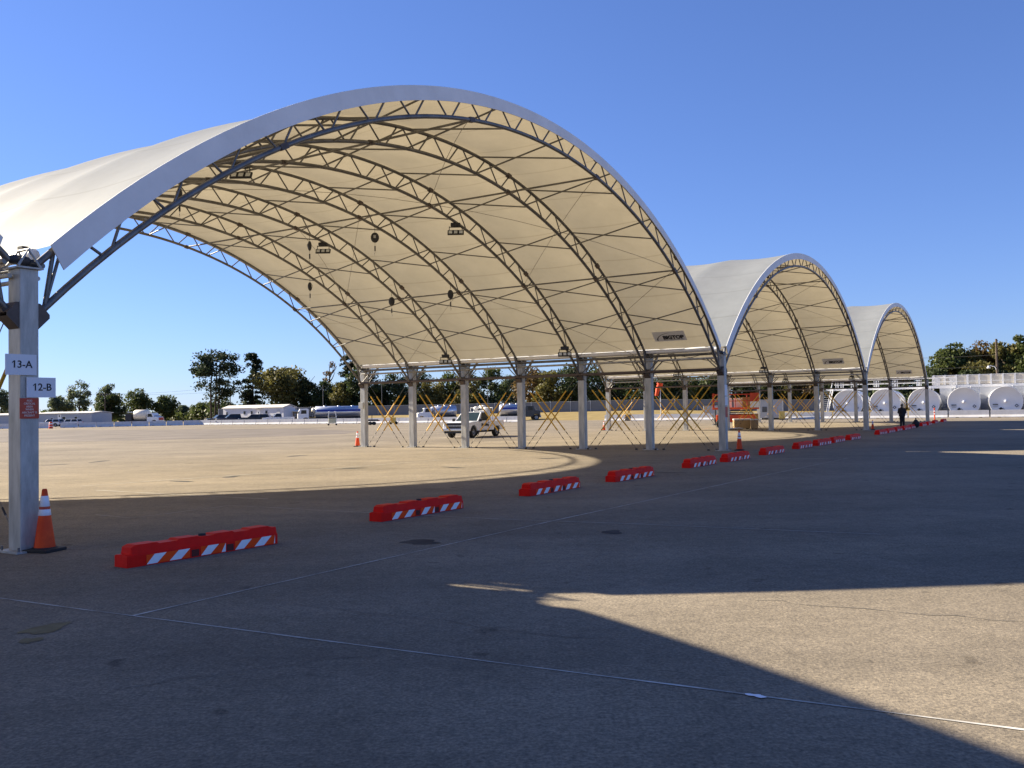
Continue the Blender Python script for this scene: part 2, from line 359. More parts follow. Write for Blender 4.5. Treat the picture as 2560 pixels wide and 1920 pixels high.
for k, (x0_, y0_, x1_, y1_) in enumerate([(640, 1500, 1500, 1600), (1750, 1180, 2350, 1215), (1900, 1500, 2600, 1560), (300, 1720, 900, 1640), (1180, 1420, 1560, 1380)]):
    a, b = at(x0_, y0_), at(x1_, y1_); n_ = 14
    pts = [a.lerp(b, t / n_) + Vector((rgc.uniform(-.05, .05), rgc.uniform(-.05, .05), 0)) for t in range(n_ + 1)]
    strip('sealed_crack', pts, 0.007 + .002 * (k % 3), M_CRACK, 0.004 + .001 * (k % 2), 0.7, 40 + k)
# grass bank behind the barriers
foot = [(-420, 262), (-150, 215), (-66, 190), (-24, 160), (2.1, 136), (12, 124), (30, 118), (46, 112), (70, 100), (160, 60)]
top = [(-420, 300, .05), (-150, 240, .06), (-66, 212, .1), (-30, 181, .96), (0, 171, 1.0), (25, 161, 1.16), (47, 153, .6), (66, 146, .5), (95, 136, .5), (200, 96, .5)]
vs, fs = [], []
for (a, b), (c, d, z) in zip(foot, top):
    vs += [(a, b, -0.03), (a * .65 + c * .35, b * .65 + d * .35, z * .42), (a * .3 + c * .7, b * .3 + d * .7, z * .85), (c, d, z), (c * 2.2, d * 2.2 + 80, z + 0.5), (c * 6, d * 6 + 300, z + 1)]
for i in range(len(foot) - 1):
    for j in range(5): a = i * 6 + j; fs.append((a, a + 6, a + 7, a + 1))
tag(MB().add(vs, fs).build('grass_bank', M_GRASS), kind='structure')

# ------------------------------------------------------------------ canopies
RT_, ZT = 19.46, -10.06      # membrane circle
RL, ZL = 19.0, -10.22        # lower chord circle
XM = SPAN / 2
def arc(r, zc, deg, y): a = R(deg); return Vector((XM + r * math.sin(a), y, zc + r * math.cos(a)))
AE = 43.4                    # membrane ends
AL = 45.15                   # lower chord ends
SPL = [-28.5, -9.7, 9.7, 28.5]
XA = [-38, -32, -22.6, -13.4, -4.9, 4.9, 13.4, 22.6, 32, 38]
def make_canopy(label, full=True):
    root = thing('arched_canopy', label, 'canopy', group='arched white fabric canopies')
    YL = NB * BAY
    n, per = 64, 10
    vs, fs = [], []
    ys = [-0.08] + [BAY * j / per for j in range(1, NB * per)] + [YL + 0.12]
    for y in ys:
        fr = (max(0, min(YL, y)) / BAY) % 1.0; sag = 0.085 * math.sin(math.pi * fr) ** 1.0
        for i in range(n + 1):
            d = -AE + 2 * AE * i / n
            vs.append(arc(RT_ - sag * (0.35 + 0.65 * math.cos(R(d * 1.9))), ZT, d, y))
    for a in range(len(ys) - 1):
        for i in range(n): k = a * (n + 1) + i; fs.append((k, k + 1, k + n + 2, k + n + 1))
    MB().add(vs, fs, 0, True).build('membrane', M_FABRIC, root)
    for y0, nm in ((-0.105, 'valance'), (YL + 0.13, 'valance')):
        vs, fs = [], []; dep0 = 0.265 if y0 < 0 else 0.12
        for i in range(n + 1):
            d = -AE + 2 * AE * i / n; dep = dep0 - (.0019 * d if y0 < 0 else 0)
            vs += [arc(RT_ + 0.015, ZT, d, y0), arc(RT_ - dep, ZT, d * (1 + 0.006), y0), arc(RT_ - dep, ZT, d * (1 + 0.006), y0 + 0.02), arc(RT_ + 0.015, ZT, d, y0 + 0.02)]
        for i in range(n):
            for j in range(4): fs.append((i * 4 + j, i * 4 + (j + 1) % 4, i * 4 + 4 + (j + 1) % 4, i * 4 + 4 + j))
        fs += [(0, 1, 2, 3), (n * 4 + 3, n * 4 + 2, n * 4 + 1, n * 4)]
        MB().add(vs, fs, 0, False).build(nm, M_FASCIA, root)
    # one truss, then its copies
    tr = bpy.data.objects.new('truss', None); C.objects.link(tr); adopt(tr, root)
    RU = RT_ - 0.09
    MB().tube([arc(RU, ZT, -44.2 + 88.4 * i / 60, 0) for i in range(61)], 0.05, 8).build('upper_chord', M_TUBE, tr)
    MB().tube([arc(RL, ZL, -AL + 2 * AL * i / 60, 0) for i in range(61)], 0.052, 8).build('lower_chord', M_TUBE, tr)
    wb = MB(); N = 22
    for i in range(N):
        a0 = -AL + 2 * AL * i / N; a1 = -AL + 2 * AL * (i + 1) / N; am = (a0 + a1) / 2
        wb.tube([arc(RL, ZL, a0 + 0.25, 0), arc(RU, ZT, (am - 0.3) * 0.985, 0)], 0.023, 6); wb.tube([arc(RL, ZL, a1 - 0.25, 0), arc(RU, ZT, (am + 0.3) * 0.985, 0)], 0.023, 6)
    for s_ in (-1, 1): wb.tube([arc(RL, ZL, s_ * AL * 0.995, 0), arc(RU, ZT, s_ * 43.3, 0)], 0.03, 6)
    wb.build('web', M_TUBE, tr)
    for sdeg in SPL:
        for rr, zz in ((RL, ZL), (RU, ZT)):
            p = arc(rr, zz, sdeg, 0); Mx = Matrix.Rotation(R(sdeg), 3, 'Y')
            MB().box(p, (0.19, 0.115, 0.115), M=Mx).build('splice', M_RUST, tr)
    for j in range(1, NB + 1):
        if full or j in (NB,):
            c = copy_tree(tr, root); c.location = (0, j * BAY, 0); KIDS[root.name].append(c)
            KIDS[c.name] = list(c.children)
    # struts between trusses
    if full:
        proto = {}
        for deg in SPL:
            proto['purlin', deg] = MB().tube([arc(RL, ZL, deg, 0.06), arc(RL, ZL, deg, BAY - 0.06)], 0.03, 6).build('purlin', M_TUBE, root)
        for deg in XA:
            proto['rising_brace', deg] = MB().tube([arc(RL, ZL, deg, 0.03), arc(RU, ZT, deg * 0.98, BAY - 0.03)], 0.024, 6).build('rising_brace', M_TUBE, root)
            proto['falling_brace', deg] = MB().tube([arc(RU, ZT, deg * 0.98 - .5, 0.03), arc(RL, ZL, deg - .5, BAY - 0.03)], 0.024, 6).build('falling_brace', M_TUBE, root)
        for p in list(proto.values()):
            for j in range(1, NB):
                c = p.copy(); C.objects.link(c); c.location = (0, j * BAY, 0); KIDS[root.name].append(c)
        for k, (a0, j0, a1, j1) in enumerate([(9.7, 0, 28.5, 2), (28.5, 0, 43, 2), (9.7, 2, 28.5, 0), (28.5, 3, 43, 1), (9.7, 3, 28.5, 5), (28.5, 3, 43, 5), (28.5, 5, 9.7, 4), (-9.7, 0, 9.7, 2), (-9.7, 4, 9.7, 2), (28.5, 6, 43, 4)]):
            MB().tube([arc(RL + .05, ZL, a0 + (a1 - a0) * t / 6, BAY * (j0 + (j1 - j0) * t / 6)) for t in range(7)], 0.008, 5).build('wire', M_CABLE, root)
    for sx in ((-1, 1) if full else (1,)):
        x = XM + sx * (XM - 0.27)
        rl = MB()
        rl.tube([(x, 0.22, 3.98), (x, YL - .2, 3.98)], 0.085, 10)
        rl.build('fabric_roll', M_ROLL, root)
        MB().tube([(x + sx * .02, -0.02, 3.80), (x + sx * .02, YL, 3.80)], 0.04, 8).build('eave_tube', M_TUBE, root)
        MB().tube([(x + sx * .08, -0.02, 3.62), (x + sx * .08, YL, 3.62)], 0.032, 8).build('eave_tube', M_GALV, root)
        xb = XM + sx * (XM - 0.24)
        MB().tube([(xb, -0.02, 3.17), (xb, YL, 3.17)], 0.055, 8).build('lower_eave_tube', M_RUST, root)
        for j in range(NB):
            for q in (0.16, 0.45, 0.78):
                MB().box((x, (j + q) * BAY, 4.09), (0.09, 0.12, 0.06)).build('clamp', M_DARKST, root)
            for e, dy in ((0, 1), (1, -1)):
                y0 = (j + e) * BAY + dy * 0.12
                MB().tube([(xb, y0, 3.22), (xb + sx * .02, y0 + dy * 0.42, 3.62)], 0.022, 6).build('knee_brace', M_TUBE, root)
    for sx in ((-1, 1) if full else (1,)):       # gutter flap that closes the valley over the columns
        xa, xb = XM + sx * 13.28, XM + sx * (13.73 if sx > 0 else 13.70); dz = -.03 if sx > 0 else 0; vs = []
        for y in (1.35, YL + .1): vs += [(xa, y, 4.02), (xa, y, 4.035), (xb, y, 3.985 + dz), (xb, y, 3.97 + dz)]
        MB().add(vs, [(0, 1, 5, 4), (1, 2, 6, 5), (2, 3, 7, 6), (3, 0, 4, 7), (0, 3, 2, 1), (4, 5, 6, 7)]).build('valley_flap', M_ROLL, root)
    # maker's logo printed on the inside of the first bay
    deg = 41.0; p = arc(RT_ - 0.17, ZT, deg, 1.72)
    yax = Vector((math.cos(R(deg)), 0, -math.sin(R(deg)))) * -1; xax = Vector((0, -1, 0))
    if full:
        FM = frame(p, xax, yax)
        lg = MB().add([FM @ Vector(q) for q in ((-.66, -.26, 0), (.66, -.26, 0), (.66, .26, 0), (-.66, .26, 0))], [(0, 1, 2, 3)]).build('logo_patch', M_LOGOP, root)
        T = lambda x, y: FM @ Matrix.Translation((x, y, 0.006))
        text('logo_lettering', 'BIGTOP', 0.255, M_BLACK, lg, T(0.15, -0.07), bold=0.013, spacing=0.95)
        ar = MB()
        P0 = [(-.56 + 0.75 * (1 - math.cos(t)), -.2 + .40 * math.sin(t)) for t in [i / 12 * 1.35 for i in range(13)]]
        for i, ((x0, y0), (x1, y1)) in enumerate(zip(P0[:-1], P0[1:])):
            w0 = .05 * (1 - i / 12); w1 = .05 * (1 - (i + 1) / 12) + .002
            ar.add([FM @ Vector((x0, y0, .006)), FM @ Vector((x0 + w0, y0 - .01, .006)), FM @ Vector((x1 + w1, y1 - .01, .006)), FM @ Vector((x1, y1, .006))], [(0, 1, 2, 3)])
        ar.add([FM @ Vector(q) for q in ((-.3, -.2, .006), (.55, -.2, .006), (.55, -.185, .006), (-.3, -.185, .006))], [(0, 1, 2, 3)])
        ar.build('logo_arc', M_BLACK, lg, fix=False)
    return root
can1 = make_canopy('largest arched white canopy in front, steel trusses, hanging reels and floodlights underneath')
can1.location = S(0, 0); can1.rotation_euler = (0, 0, TH)
for i, lab in ((1, 'middle arched white canopy, standing behind and beside the largest one'), (2, 'smallest looking, farthest arched white canopy beside the white storage tanks')):
    c = copy_tree(can1); c.location = S(SPAN * i, 0); tag(c, lab)
can0 = make_canopy('white canopy cut off at the photo edge, its valance meeting the 13-A column', full=False)
can0.location = S(-SPAN, 0); can0.rotation_euler = (0, 0, TH)

# ------------------------------------------------------------------ columns
def make_column():
    root = thing('steel_column', '', 'column')
    MB().box((0, 0, HC / 2 + .01), (0.25, 0.29, HC - .02)).build('post', M_GALV, root, bevel=0.012)
    b = MB().box((0, 0, 0.012), (0.46, 0.5, 0.024)).build('base_plate', M_GALV, root)
    bl = MB()
    for x in (-.18, .18):
        for y in (-.2, .2): bl.lathe([(0, .075), (.016, .075), (.016, .024)], 6, (x, y, 0))
    bl.build('anchor_bolt', M_TUBE, b)
    MB().box((0, 0, HC + .011), (0.34, 0.38, 0.022)).build('cap_plate', M_GALV, root)
    for s in (-1, 1):
        pf = [(s * .125, 2.92), (s * .125, 3.27), (s * .155, 3.27), (s * .285, 3.13), (s * .285, 3.08)]
        k = MB(); k.prism(pf, -.13, -.115); k.prism(pf, .115, .13)
        k.add([(s * .125, -.115, 2.92), (s * .285, -.115, 3.08), (s * .285, .115, 3.08), (s * .125, .115, 2.92)], [(0, 1, 2, 3)])
        k.add([(s * .155, -.115, 3.27), (s * .285, -.115, 3.13), (s * .285, .115, 3.13), (s * .155, .115, 3.27)], [(0, 1, 2, 3)])
        k.build('truss_bracket', M_RUST, root)
    sd = MB()
    for y in (-.15, .15):
        sd.tube([(-.15, y, HC + .03), (0, y * .8, HC + .26), (.15, y, HC + .03)], .018, 6)
    sd.tube([(0, -.15, HC + .26), (0, .15, HC + .26)], .02, 6)
    sd.build('saddle_frame', M_GALV, root)
    for x, y, z, r in ((-.12, -.02, .12, .085), (.16, .03, .10, .085), (.03, .06, .12, .10)):
        MB().ball((x, y, HC + z), r, (1.2, .9, .8), 10).build('clamp_knuckle', M_DARKST, root)
    return root
rowname = ['row of the 13-A sign', 'row between largest and middle canopies', 'row between middle and farthest canopies', 'row beyond the farthest canopy']
col0 = make_column(); first = True
COLS = {}
for i in range(4):
    for j in range(NB + 1):
        if i == 0 and j > 0 and j not in (1,): continue
        o = col0 if first else copy_tree(col0); first = False
        o.location = S(SPAN * i, BAY * j); o.rotation_euler = (0, 0, TH)
        lab = 'large galvanized column carrying 13-A, 12-B and red signs beside a cone' if (i, j) == (0, 0) else f'{ORD[j]} galvanized column from the front, {rowname[i]}'
        tag(o, lab, 'column', 'galvanized columns'); COLS[i, j] = o

# ------------------------------------------------------------------ guy cables with yellow sleeves
def make_cross():
    root = thing('cross_bracing', '', 'bracing')
    for s in (-1, 1):
        for off in (-.17, .17):
            ya, yb = (0.44, BAY - .12) if s > 0 else (BAY - .40, 0.12)
            ya -= off * .8; yb -= off * .55
            p0, p1 = Vector((off * .6, ya, 0.03)), Vector((off * .6, yb, 3.12))
            cb = MB().tube([p0, p1], 0.008, 5)
            cb = cb.build('guy_cable', M_CABLE, root)
            for t in (0.06, 0.13, 0.2): 
                MB().tube([p0.lerp(p1, t), p0.lerp(p1, t + .03)], 0.016, 6).build('turnbuckle', M_DARKST, cb)
            MB().tube([p0.lerp(p1, .25), p0.lerp(p1, .80)], 0.028, 6).build('yellow_sleeve', M_YELLOW, cb)
            MB().lathe([(0.0, .06), (.05, .06), (.06, 0)], 8, (off * .6, ya, 0)).build('ground_anchor', M_DARKST, cb)
    return root
x0 = make_cross(); first = True
for i in range(4):
    for j in range(NB):
        if i == 0 and j > 0: continue
        o = x0 if first else copy_tree(x0); first = False
        o.location = S(SPAN * i, BAY * j); o.rotation_euler = (0, 0, TH)
        tag(o, f'yellow sleeved crossed cables behind the {ORD[j]} column, {rowname[i]}', 'bracing', 'crossed guy cables between columns')

# ------------------------------------------------------------------ hanging reels and floodlights
def on_chord(i, j, deg): p = arc(RL, ZL, deg, j * BAY); return S(SPAN * i + p.x, p.y, p.z)
def make_reel():
    root = thing('retractable_reel', '', 'reel')
    MB().tube([(0, 0, -.03), (0, 0, -.22)], 0.008, 5).build('hanger', M_DARKST, root)
    MB().ball((0, 0, -.42), 0.15, (1, .5, 1.25), 14).build('housing', M_DARKST, root)
    MB().box((0, .085, -.40), (.08, .02, .10)).build('plate', M_CAB, root)
    MB().tube([(0, 0, -.58), (0, 0, -.95)], 0.006, 5).build('lifeline', M_CABLE, root)
    MB().tube([(0, 0, -.72), (0, 0, -.90)], 0.026, 6).build('shock_pack', M_DARKST, root)
    MB().tube([(0, 0, -.95), (.03, 0, -1.0), (0, 0, -1.05)], 0.010, 5).build('hook', M_CHROME, root)
    return root
r0 = make_reel(); 
for k, (j, deg, where) in enumerate([(4, 11.8, 'left of the floodlight deepest under the largest canopy'), (3, 12.2, 'highest on the tan underside near the middle of the largest canopy'),
        (5, 21.5, 'lowest at far left under the largest canopy'), (4, 26.8, 'low in the middle of three under the largest canopy'), (3, 26.6, 'lowest right under the largest canopy'), (3, -12.7, 'behind the near truss at the upper left')]):
    o = r0 if k == 0 else copy_tree(r0)
    o.location = on_chord(0, j, deg); o.rotation_euler = (0, 0, TH + .9 + k * 1.3)
    tag(o, 'black cable reel hanging ' + where, 'reel', 'black reels hanging from the trusses')
def make_flood():
    root = thing('floodlight', '', 'floodlight')
    MB().box((0, 0, -.10), (.34, .22, .14)).build('driver_box', M_DARKST, root, bevel=.03)
    MB().tube([(-.22, 0, -.14), (-.22, 0, -.32), ], .014, 6).tube([(.22, 0, -.14), (.22, 0, -.32)], .014, 6).tube([(-.22, 0, -.17), (.22, 0, -.17)], .014, 6).build('yoke', M_DARKST, root)
    fr = MB(); Mx = Matrix.Rotation(R(-38), 3, 'X')
    fr.box((0, -.02, -.36), (.56, .05, .22), M=Mx)
    fr = fr.build('lamp_frame', M_DARKST, root, bevel=.01)
    for x in (-.18, 0, .18):
        c = Vector((x, -.02, -.36)) + Mx @ Vector((0, -.028, 0))
        MB().box(c, (.12, .012, .14), M=Mx).build('lens', M_LED, fr)
    return root
f0 = make_flood()
FL = [(0, 2, 14.2, 'high on the third truss in the middle of the largest canopy'), (0, 4, 14.0, 'beside a hanging reel in the middle of the largest canopy'), (0, 4, 40.2, 'low on the fifth truss near the eave of the largest canopy'),
      (0, 2, 40.0, 'low on the third truss near the eave of the largest canopy'), (0, 2, -14.2, 'in shade behind the near truss at the upper left'),
      (1, 4, 40.2, 'low under the middle canopy, seen under the eave of the largest'), (1, 2, 40.0, 'low on the third truss of the middle canopy'), (1, 2, -14.2, 'at the upper left of the middle canopy'), (2, 2, 40.0, 'low near the eave of the farthest canopy'), (2, 4, 40.2, 'deep under the farthest canopy behind the middle one')]
for k, (i, j, deg, where) in enumerate(FL):
    o = f0 if k == 0 else copy_tree(f0)
    o.location = on_chord(i, j, deg); o.rotation_euler = (0, 0, TH - 1.0)
    tag(o, 'three-lens floodlight ' + where, 'floodlight', 'floodlights on the trusses')

# ------------------------------------------------------------------ signs on the near column
def sign(name, label, du, z, wd, ht, face, lines, size, tm, off):
    c = S(du, -.145 - off, z); root = thing(name, label, 'sign')
    FM = frame(c, U, (0, 0, 1))
    b = MB(); vs = [FM @ Vector((x * wd / 2, y * ht / 2, q)) for q in (-.004, .004) for x, y in ((-1, -1), (1, -1), (1, 1), (-1, 1))]
    b.add(vs, [(3, 2, 1, 0), (4, 5, 6, 7), (0, 1, 5, 4), (1, 2, 6, 5), (2, 3, 7, 6), (3, 0, 4, 7)])
    b.build('panel', face, root)
    for n_, (s_, y) in enumerate(lines):
        TM = FM @ Matrix.Translation((.012 if s_[0] == '1' else 0, y, .006)); lt = text('lettering', s_, size, tm, root, TM, bold=0.0015 if size > .05 else 0.0008)
        if s_[0] == '1': flag_one(lt, size, tm, TM, s_)
    st = MB(); P = [FM @ Vector((x, y, .006)) for x in (-.01, .01) for y in (ht / 2 - .004, ht / 2 + .008)]
    return root
sign('sign_board', 'white sign with black lettering 13-A, topmost on the near column', -.13, 2.445, .41, .27, M_SIGN, [('13-A', 0)], .135, M_BLACK, .03)
sign('sign_board', 'white sign with black lettering 12-B, below the 13-A sign', .145, 2.15, .395, .265, M_SIGN, [('12-B', 0)], .135, M_BLACK, .018)
sign('warning_sign', 'small red warning sign with faded lettering below the 12-B sign', -.01, 1.875, .255, .268, M_REDSIGN,
     [('FOD', .098), ('CRITICAL', .06), ('AREA', .022), ('WHEN', -.016), ('AIRCRAFT IS', -.056), ('PRESENT', -.096)], .036, M_SIGNTXT, .008)
for i, j, du, dv, z, txt in ((0, 0, 0, 0, 0, None),):
    pass
# small paper signs on the second row's front column
bs = thing('sign_board', 'pale blue paper notices stacked on the front column of the second row', 'sign', (0, 0, 0))
for z, h, o_ in ((2.35, .42, .0), (1.93, .34, .02)):
    c = S(SPAN + o_, -.155, z); FM = frame(c, U, (0, 0, 1))
    MB().add([FM @ Vector(q) for q in ((-.16, -h / 2, 0), (.16, -h / 2, 0), (.16, h / 2, 0), (-.16, h / 2, 0), (-.16, -h / 2, -.006), (.16, -h / 2, -.006), (.16, h / 2, -.006), (-.16, h / 2, -.006))],
             [(0, 1, 2, 3), (7, 6, 5, 4), (0, 4, 5, 1), (2, 6, 7, 3), (1, 5, 6, 2), (3, 7, 4, 0)]).build('notice', M_SIGN, bs)
c = S(SPAN + .02, -.153, 1.5); FM = frame(c, U, (0, 0, 1))
wsg = thing('warning_sign', 'narrow dark red sign on the front column of the second row', 'sign')
MB().add([FM @ Vector(q) for q in ((-.13, -.2, 0), (.13, -.2, 0), (.13, .2, 0), (-.13, .2, 0), (-.13, -.2, -.006), (.13, -.2, -.006), (.13, .2, -.006), (-.13, .2, -.006))], [(0, 1, 2, 3), (7, 6, 5, 4), (0, 4, 5, 1), (2, 6, 7, 3), (1, 5, 6, 2), (3, 7, 4, 0)]).build('panel', M_REDSIGN, wsg)
wbx = MB().box(S(SPAN - .02 - .20, NB * BAY, 2.06), (.1, .28, .30), TH).build('junction_box', M_CAB, bevel=.01)
tag(wbx, 'small grey box fixed to the rearmost column of the second row', 'box')

# ------------------------------------------------------------------ cones
def make_cone():
    root = thing('traffic_cone', '', 'cone')
    bm = MB(); bm.box((0, 0, .02), (.37, .37, .04)); bm.lathe([(.17, .04), (.14, .06)], 20); bm.build('base', M_RUBBER, root, bevel=.008)
    pf = lambda z: 0.128 - (z - .06) / .74 * .096
    zs = [.05, .47, .55, .60, .73, .80]
    MB().lathe([(pf(.05), .05), (pf(.80), .80), (pf(.80) * .8, .815), (.012, .815)], 24).build('cone_body', M_ORANGE, root)
    for a, b in ((.47, .55), (.585, .725)):
        MB().lathe([(pf(a) + .001, a), (pf(a) + .004, a + .003), (pf(b) + .004, b - .003), (pf(b) + .001, b)], 24).build('reflective_collar', M_REFL, root)
    MB().lathe([(pf(.555) + .004, .553), (pf(.58) + .004, .582)], 24).build('dark_band', M_REDSIGN, root)
    return root
cone0 = make_cone()
CN = [(at(112, 1378), 1.0, 'orange cone with two white collars at the foot of the 13-A column', .3),
      (S(SPAN + .25, -.55), .96, 'orange cone beside the front column of the second row', .2), (at(894, 1116.5), .95, 'orange cone beside the rearmost column of the second row', .5),
      (at(2182, 1074.3), .78, 'small orange cone beside the front column of the third row', .1), (at(1510, 1076), .85, 'orange cone beside the rearmost column of the third row', .7)]
for k, (p, s, lab, rz) in enumerate(CN):
    o = cone0 if k == 0 else copy_tree(cone0)
    o.location = (p.x, p.y, 0); o.scale = (s, s, s); o.rotation_euler = (0, 0, TH + rz); tag(o, lab, 'cone', 'orange traffic cones')
p = at(2337, 1052); dl = thing('delineator_post', 'slim orange delineator post standing at the end of the barrier line', 'post', p)
MB().lathe([(.2, 0), (.2, .04), (.1, .08), (.07, .1)], 14).build('base', M_RUBBER, dl)
MB().lathe([(.055, .08), (.05, 1.1), (.06, 1.12), (.03, 1.2), (.0, 1.2)], 12).build('tube', M_ORANGE, dl)
for z in (.6, .85): MB().lathe([(.056, z), (.056, z + .1)], 12).build('reflective_collar', M_REFL, dl)
p = at(127, 1071.5); dr = thing('traffic_drum', 'small orange and white drum at the gap in the far barriers', 'drum', p)
MB().lathe([(.3, 0), (.28, .1), (.24, .95), (.1, 1.0), (0, 1.0)], 14).build('drum_body', M_ORANGE, dr)
for z in (.3, .65): MB().lathe([(.283 - z * .04, z), (.275 - z * .04, z + .15)], 14).build('reflective_band', M_REFL, dr)

# ------------------------------------------------------------------ red and white plastic barriers
def make_barrier():
    L_ = 2.28; root = thing('plastic_barrier', '', 'barrier')
    b = MB()
    def sect(x, w0, w1, zs, zt): return [(x, -w0, 0), (x, -w0, zs), (x, -w1, zs + .012), (x, -w1 * .82, zt), (x, w1 * .82, zt), (x, w1, zs + .012), (x, w0, zs), (x, w0, 0)]
    # stations: end lugs low, body with raised blocks on top
    st = [(0, .13, .10, .13, .145), (.07, .135, .11, .13, .145), (.075, .135, .115, .13, .225), (.14, .135, .118, .13, .25), (.42, .135, .118, .13, .25), (.46, .135, .118, .13, .232), (.70, .135, .118, .13, .232), (.74, .135, .118, .13, .252),
          (1.0, .135, .118, .13, .252), (1.04, .135, .118, .13, .236), (1.24, .135, .118, .13, .236), (1.28, .135, .118, .13, .252), (1.54, .135, .118, .13, .252), (1.58, .135, .118, .13, .232), (1.82, .135, .118, .13, .232), (1.86, .135, .118, .13, .25), (2.14, .135, .118, .13, .25),
          (2.2, .135, .115, .13, .225), (2.28, .125, .11, .13, .222)]
    vs, fs = [], []
    for q in st: vs += sect(*q)
    for i in range(len(st) - 1):
        for j in range(8): fs.append((i * 8 + j, i * 8 + (j + 1) % 8, i * 8 + 8 + (j + 1) % 8, i * 8 + 8 + j))
    fs += [tuple(range(8)), tuple(range(len(vs) - 1, len(vs) - 9, -1))]
    b.add(vs, fs); b.build('body', M_REDPL, root, bevel=.006)
    for xp in (.94, 1.475):
        for s in (-1, 1): MB().box((xp, s * .1355, .055), (.11, .006, .085)).build('fork_pocket_shade', M_POCKETSHADE, root)  # shallow raised blocks; the shade of the pocket holes is put into their colour
    cp = MB(); cp.lathe([(.0, .262), (.045, .262), (.05, .234)], 12, (1.14, 0, 0)); cp.build('fill_cap', M_RUBBER, root)
    for x0, x1 in ((.25, .86), (1.02, 1.40), (1.55, 2.22)):
        for s in (-1, 1):
            y = s * .1385
            pn = MB(); pn.add([(x0, y, .012), (x1, y, .012), (x1, y, .122), (x0, y, .122)], [(0, 1, 2, 3)]); pn = pn.build('sticker', M_STICK, root)
            x = x0 - .02; k = MB(); y2 = s * .141
            while x < x1:
                a = [(x, .012), (x + .165, .012), (x + .295, .122), (x + .13, .122)]
                a = [(max(x0, min(x1, p)), q) for p, q in a]
                if a[1][0] - a[0][0] > .01 or a[2][0] - a[3][0] > .01: k.add([(p, y2, q) for p, q in a], [(0, 1, 2, 3)])
                x += .335
            k.build('white_stripe', M_REFL, pn, fix=False)
    return root
BR = [(-.2, -2.36), (4.38, -2.24), (8.85, -2.28), (12.55, -2.38), (17.6, -2.28), (20.5, -2.38), (24.6, -2.34), (29.1, -2.28), (32.0, -2.32), (35.0, -2.3), (38.2, -2.32), (46.1, -2.2), (48.9, -2.2), (52.2, -2.12), (55.1, -2.1), (58.4, -2.0), (64.6, -1.83), (67.5, -1.86), (73.8, -1.5), (79.3, -1.48)]
BL = ['first and nearest red plastic barrier with white striped stickers, beside the 13-A column', 'second red plastic barrier of the line counted from the 13-A column', 'third red plastic barrier of the line counted from the 13-A column', 'fourth red plastic barrier of the line, in front of the curved shadow tip',
      'red plastic barrier touching the next one, just before the second-row cone', 'red plastic barrier butted behind its neighbour, in front of the second-row cone', 'lone red plastic barrier just past the second-row front column']
BL += [f'{o} red plastic barrier of the line past the second-row front column' for o in ('second', 'third', 'fourth', 'fifth')]
BL += [f'{o} red plastic barrier of the line past the third-row front column' for o in ('first', 'second', 'third', 'fourth', 'fifth')] + ['red plastic barrier just beyond the dark bag', 'red plastic barrier at the foot of the fourth-row front column', 'red plastic barrier under the orange delineator post', 'farthest, last red plastic barrier of the line']
bar0 = make_barrier()
for k, ((u, v), lab) in enumerate(zip(BR, BL)):
    o = bar0 if k == 0 else copy_tree(bar0)
    o.location = S(u, v - .02); o.rotation_euler = (0, 0, TH + rng0.uniform(-.025, .025) - (.045 if k == 0 else 0)); o.scale = (.96, 1, 1); tag(o, lab, 'barrier', 'red plastic barriers in a line')

# ------------------------------------------------------------------ concrete barriers
def make_jersey(L_):
    pf = [(-.3, 0), (-.3, .07), (-.13, .30), (-.085, .80), (.085, .80), (.13, .30), (.3, .07), (.3, 0)]
    root = thing('concrete_barrier', '', 'barrier')
    b = MB(); b.prism([(y, z) for y, z in pf], -L_ / 2 + .06, L_ / 2 - .06, axis='x'); b.build('body', M_CONC, root)
    s_ = MB()
    for x in (-L_ * .28, L_ * .28): s_.box((x, -.301, .03), (.3, .02, .06))
    s_.build('forklift_slot', M_DARKPATCH, root)
    return root
JL = []
def jersey_line(pts, L_, proto, first, lab, place):
    k = 0; carry = 0.0
    for a, b in zip(pts[:-1], pts[1:]):
        d = (b - a); n = max(1, round(d.length / L_)); ang = math.atan2(d.y, d.x)
        for i in range(n):
            p = a + d * ((i + .5) / n)
            o = proto if (first and k == 0) else copy_tree(proto)
            o.location = p; o.rotation_euler = (0, 0, ang); o.scale = (d.length / n / L_, 1, 1)
            JL.append((o, place)); k += 1
j1 = make_jersey(2.6); j2 = make_jersey(3.8)
P = [at(-150, 1074), at(130, 1070.3)]
jersey_line(P, 2.6, j1, True, '', 'a')
JV = Vector((-.874, .486, 0)); JC = Vector((1.5, 121, 0)); jersey_line([at(150, 1069.6), JC + JV * 61.7, JC], 2.6, j1, False, '', 'b')
JD = Vector((12.4, 117.3, 0)); jersey_line([JD, JD - JV * 20], 2.9, j2, True, '', 'c')
jersey_line([JD - JV * 20, JD - JV * 52], 3.8, j2, False, '', 'c')
NUM = ['first', 'second', 'third', 'fourth', 'fifth', 'sixth', 'seventh', 'eighth', 'ninth', 'tenth', 'eleventh', 'twelfth', 'thirteenth', 'fourteenth', 'fifteenth', 'sixteenth', 'seventeenth', 'eighteenth', 'nineteenth', 'twentieth', 'twenty-first', 'twenty-second', 'twenty-third', 'twenty-fourth', 'twenty-fifth', 'twenty-sixth', 'twenty-seventh', 'twenty-eighth', 'twenty-ninth', 'thirtieth', 'thirty-first', 'thirty-second', 'thirty-third', 'thirty-fourth', 'thirty-fifth', 'thirty-sixth', 'thirty-seventh', 'thirty-eighth', 'thirty-ninth', 'fortieth']
cnt = {}
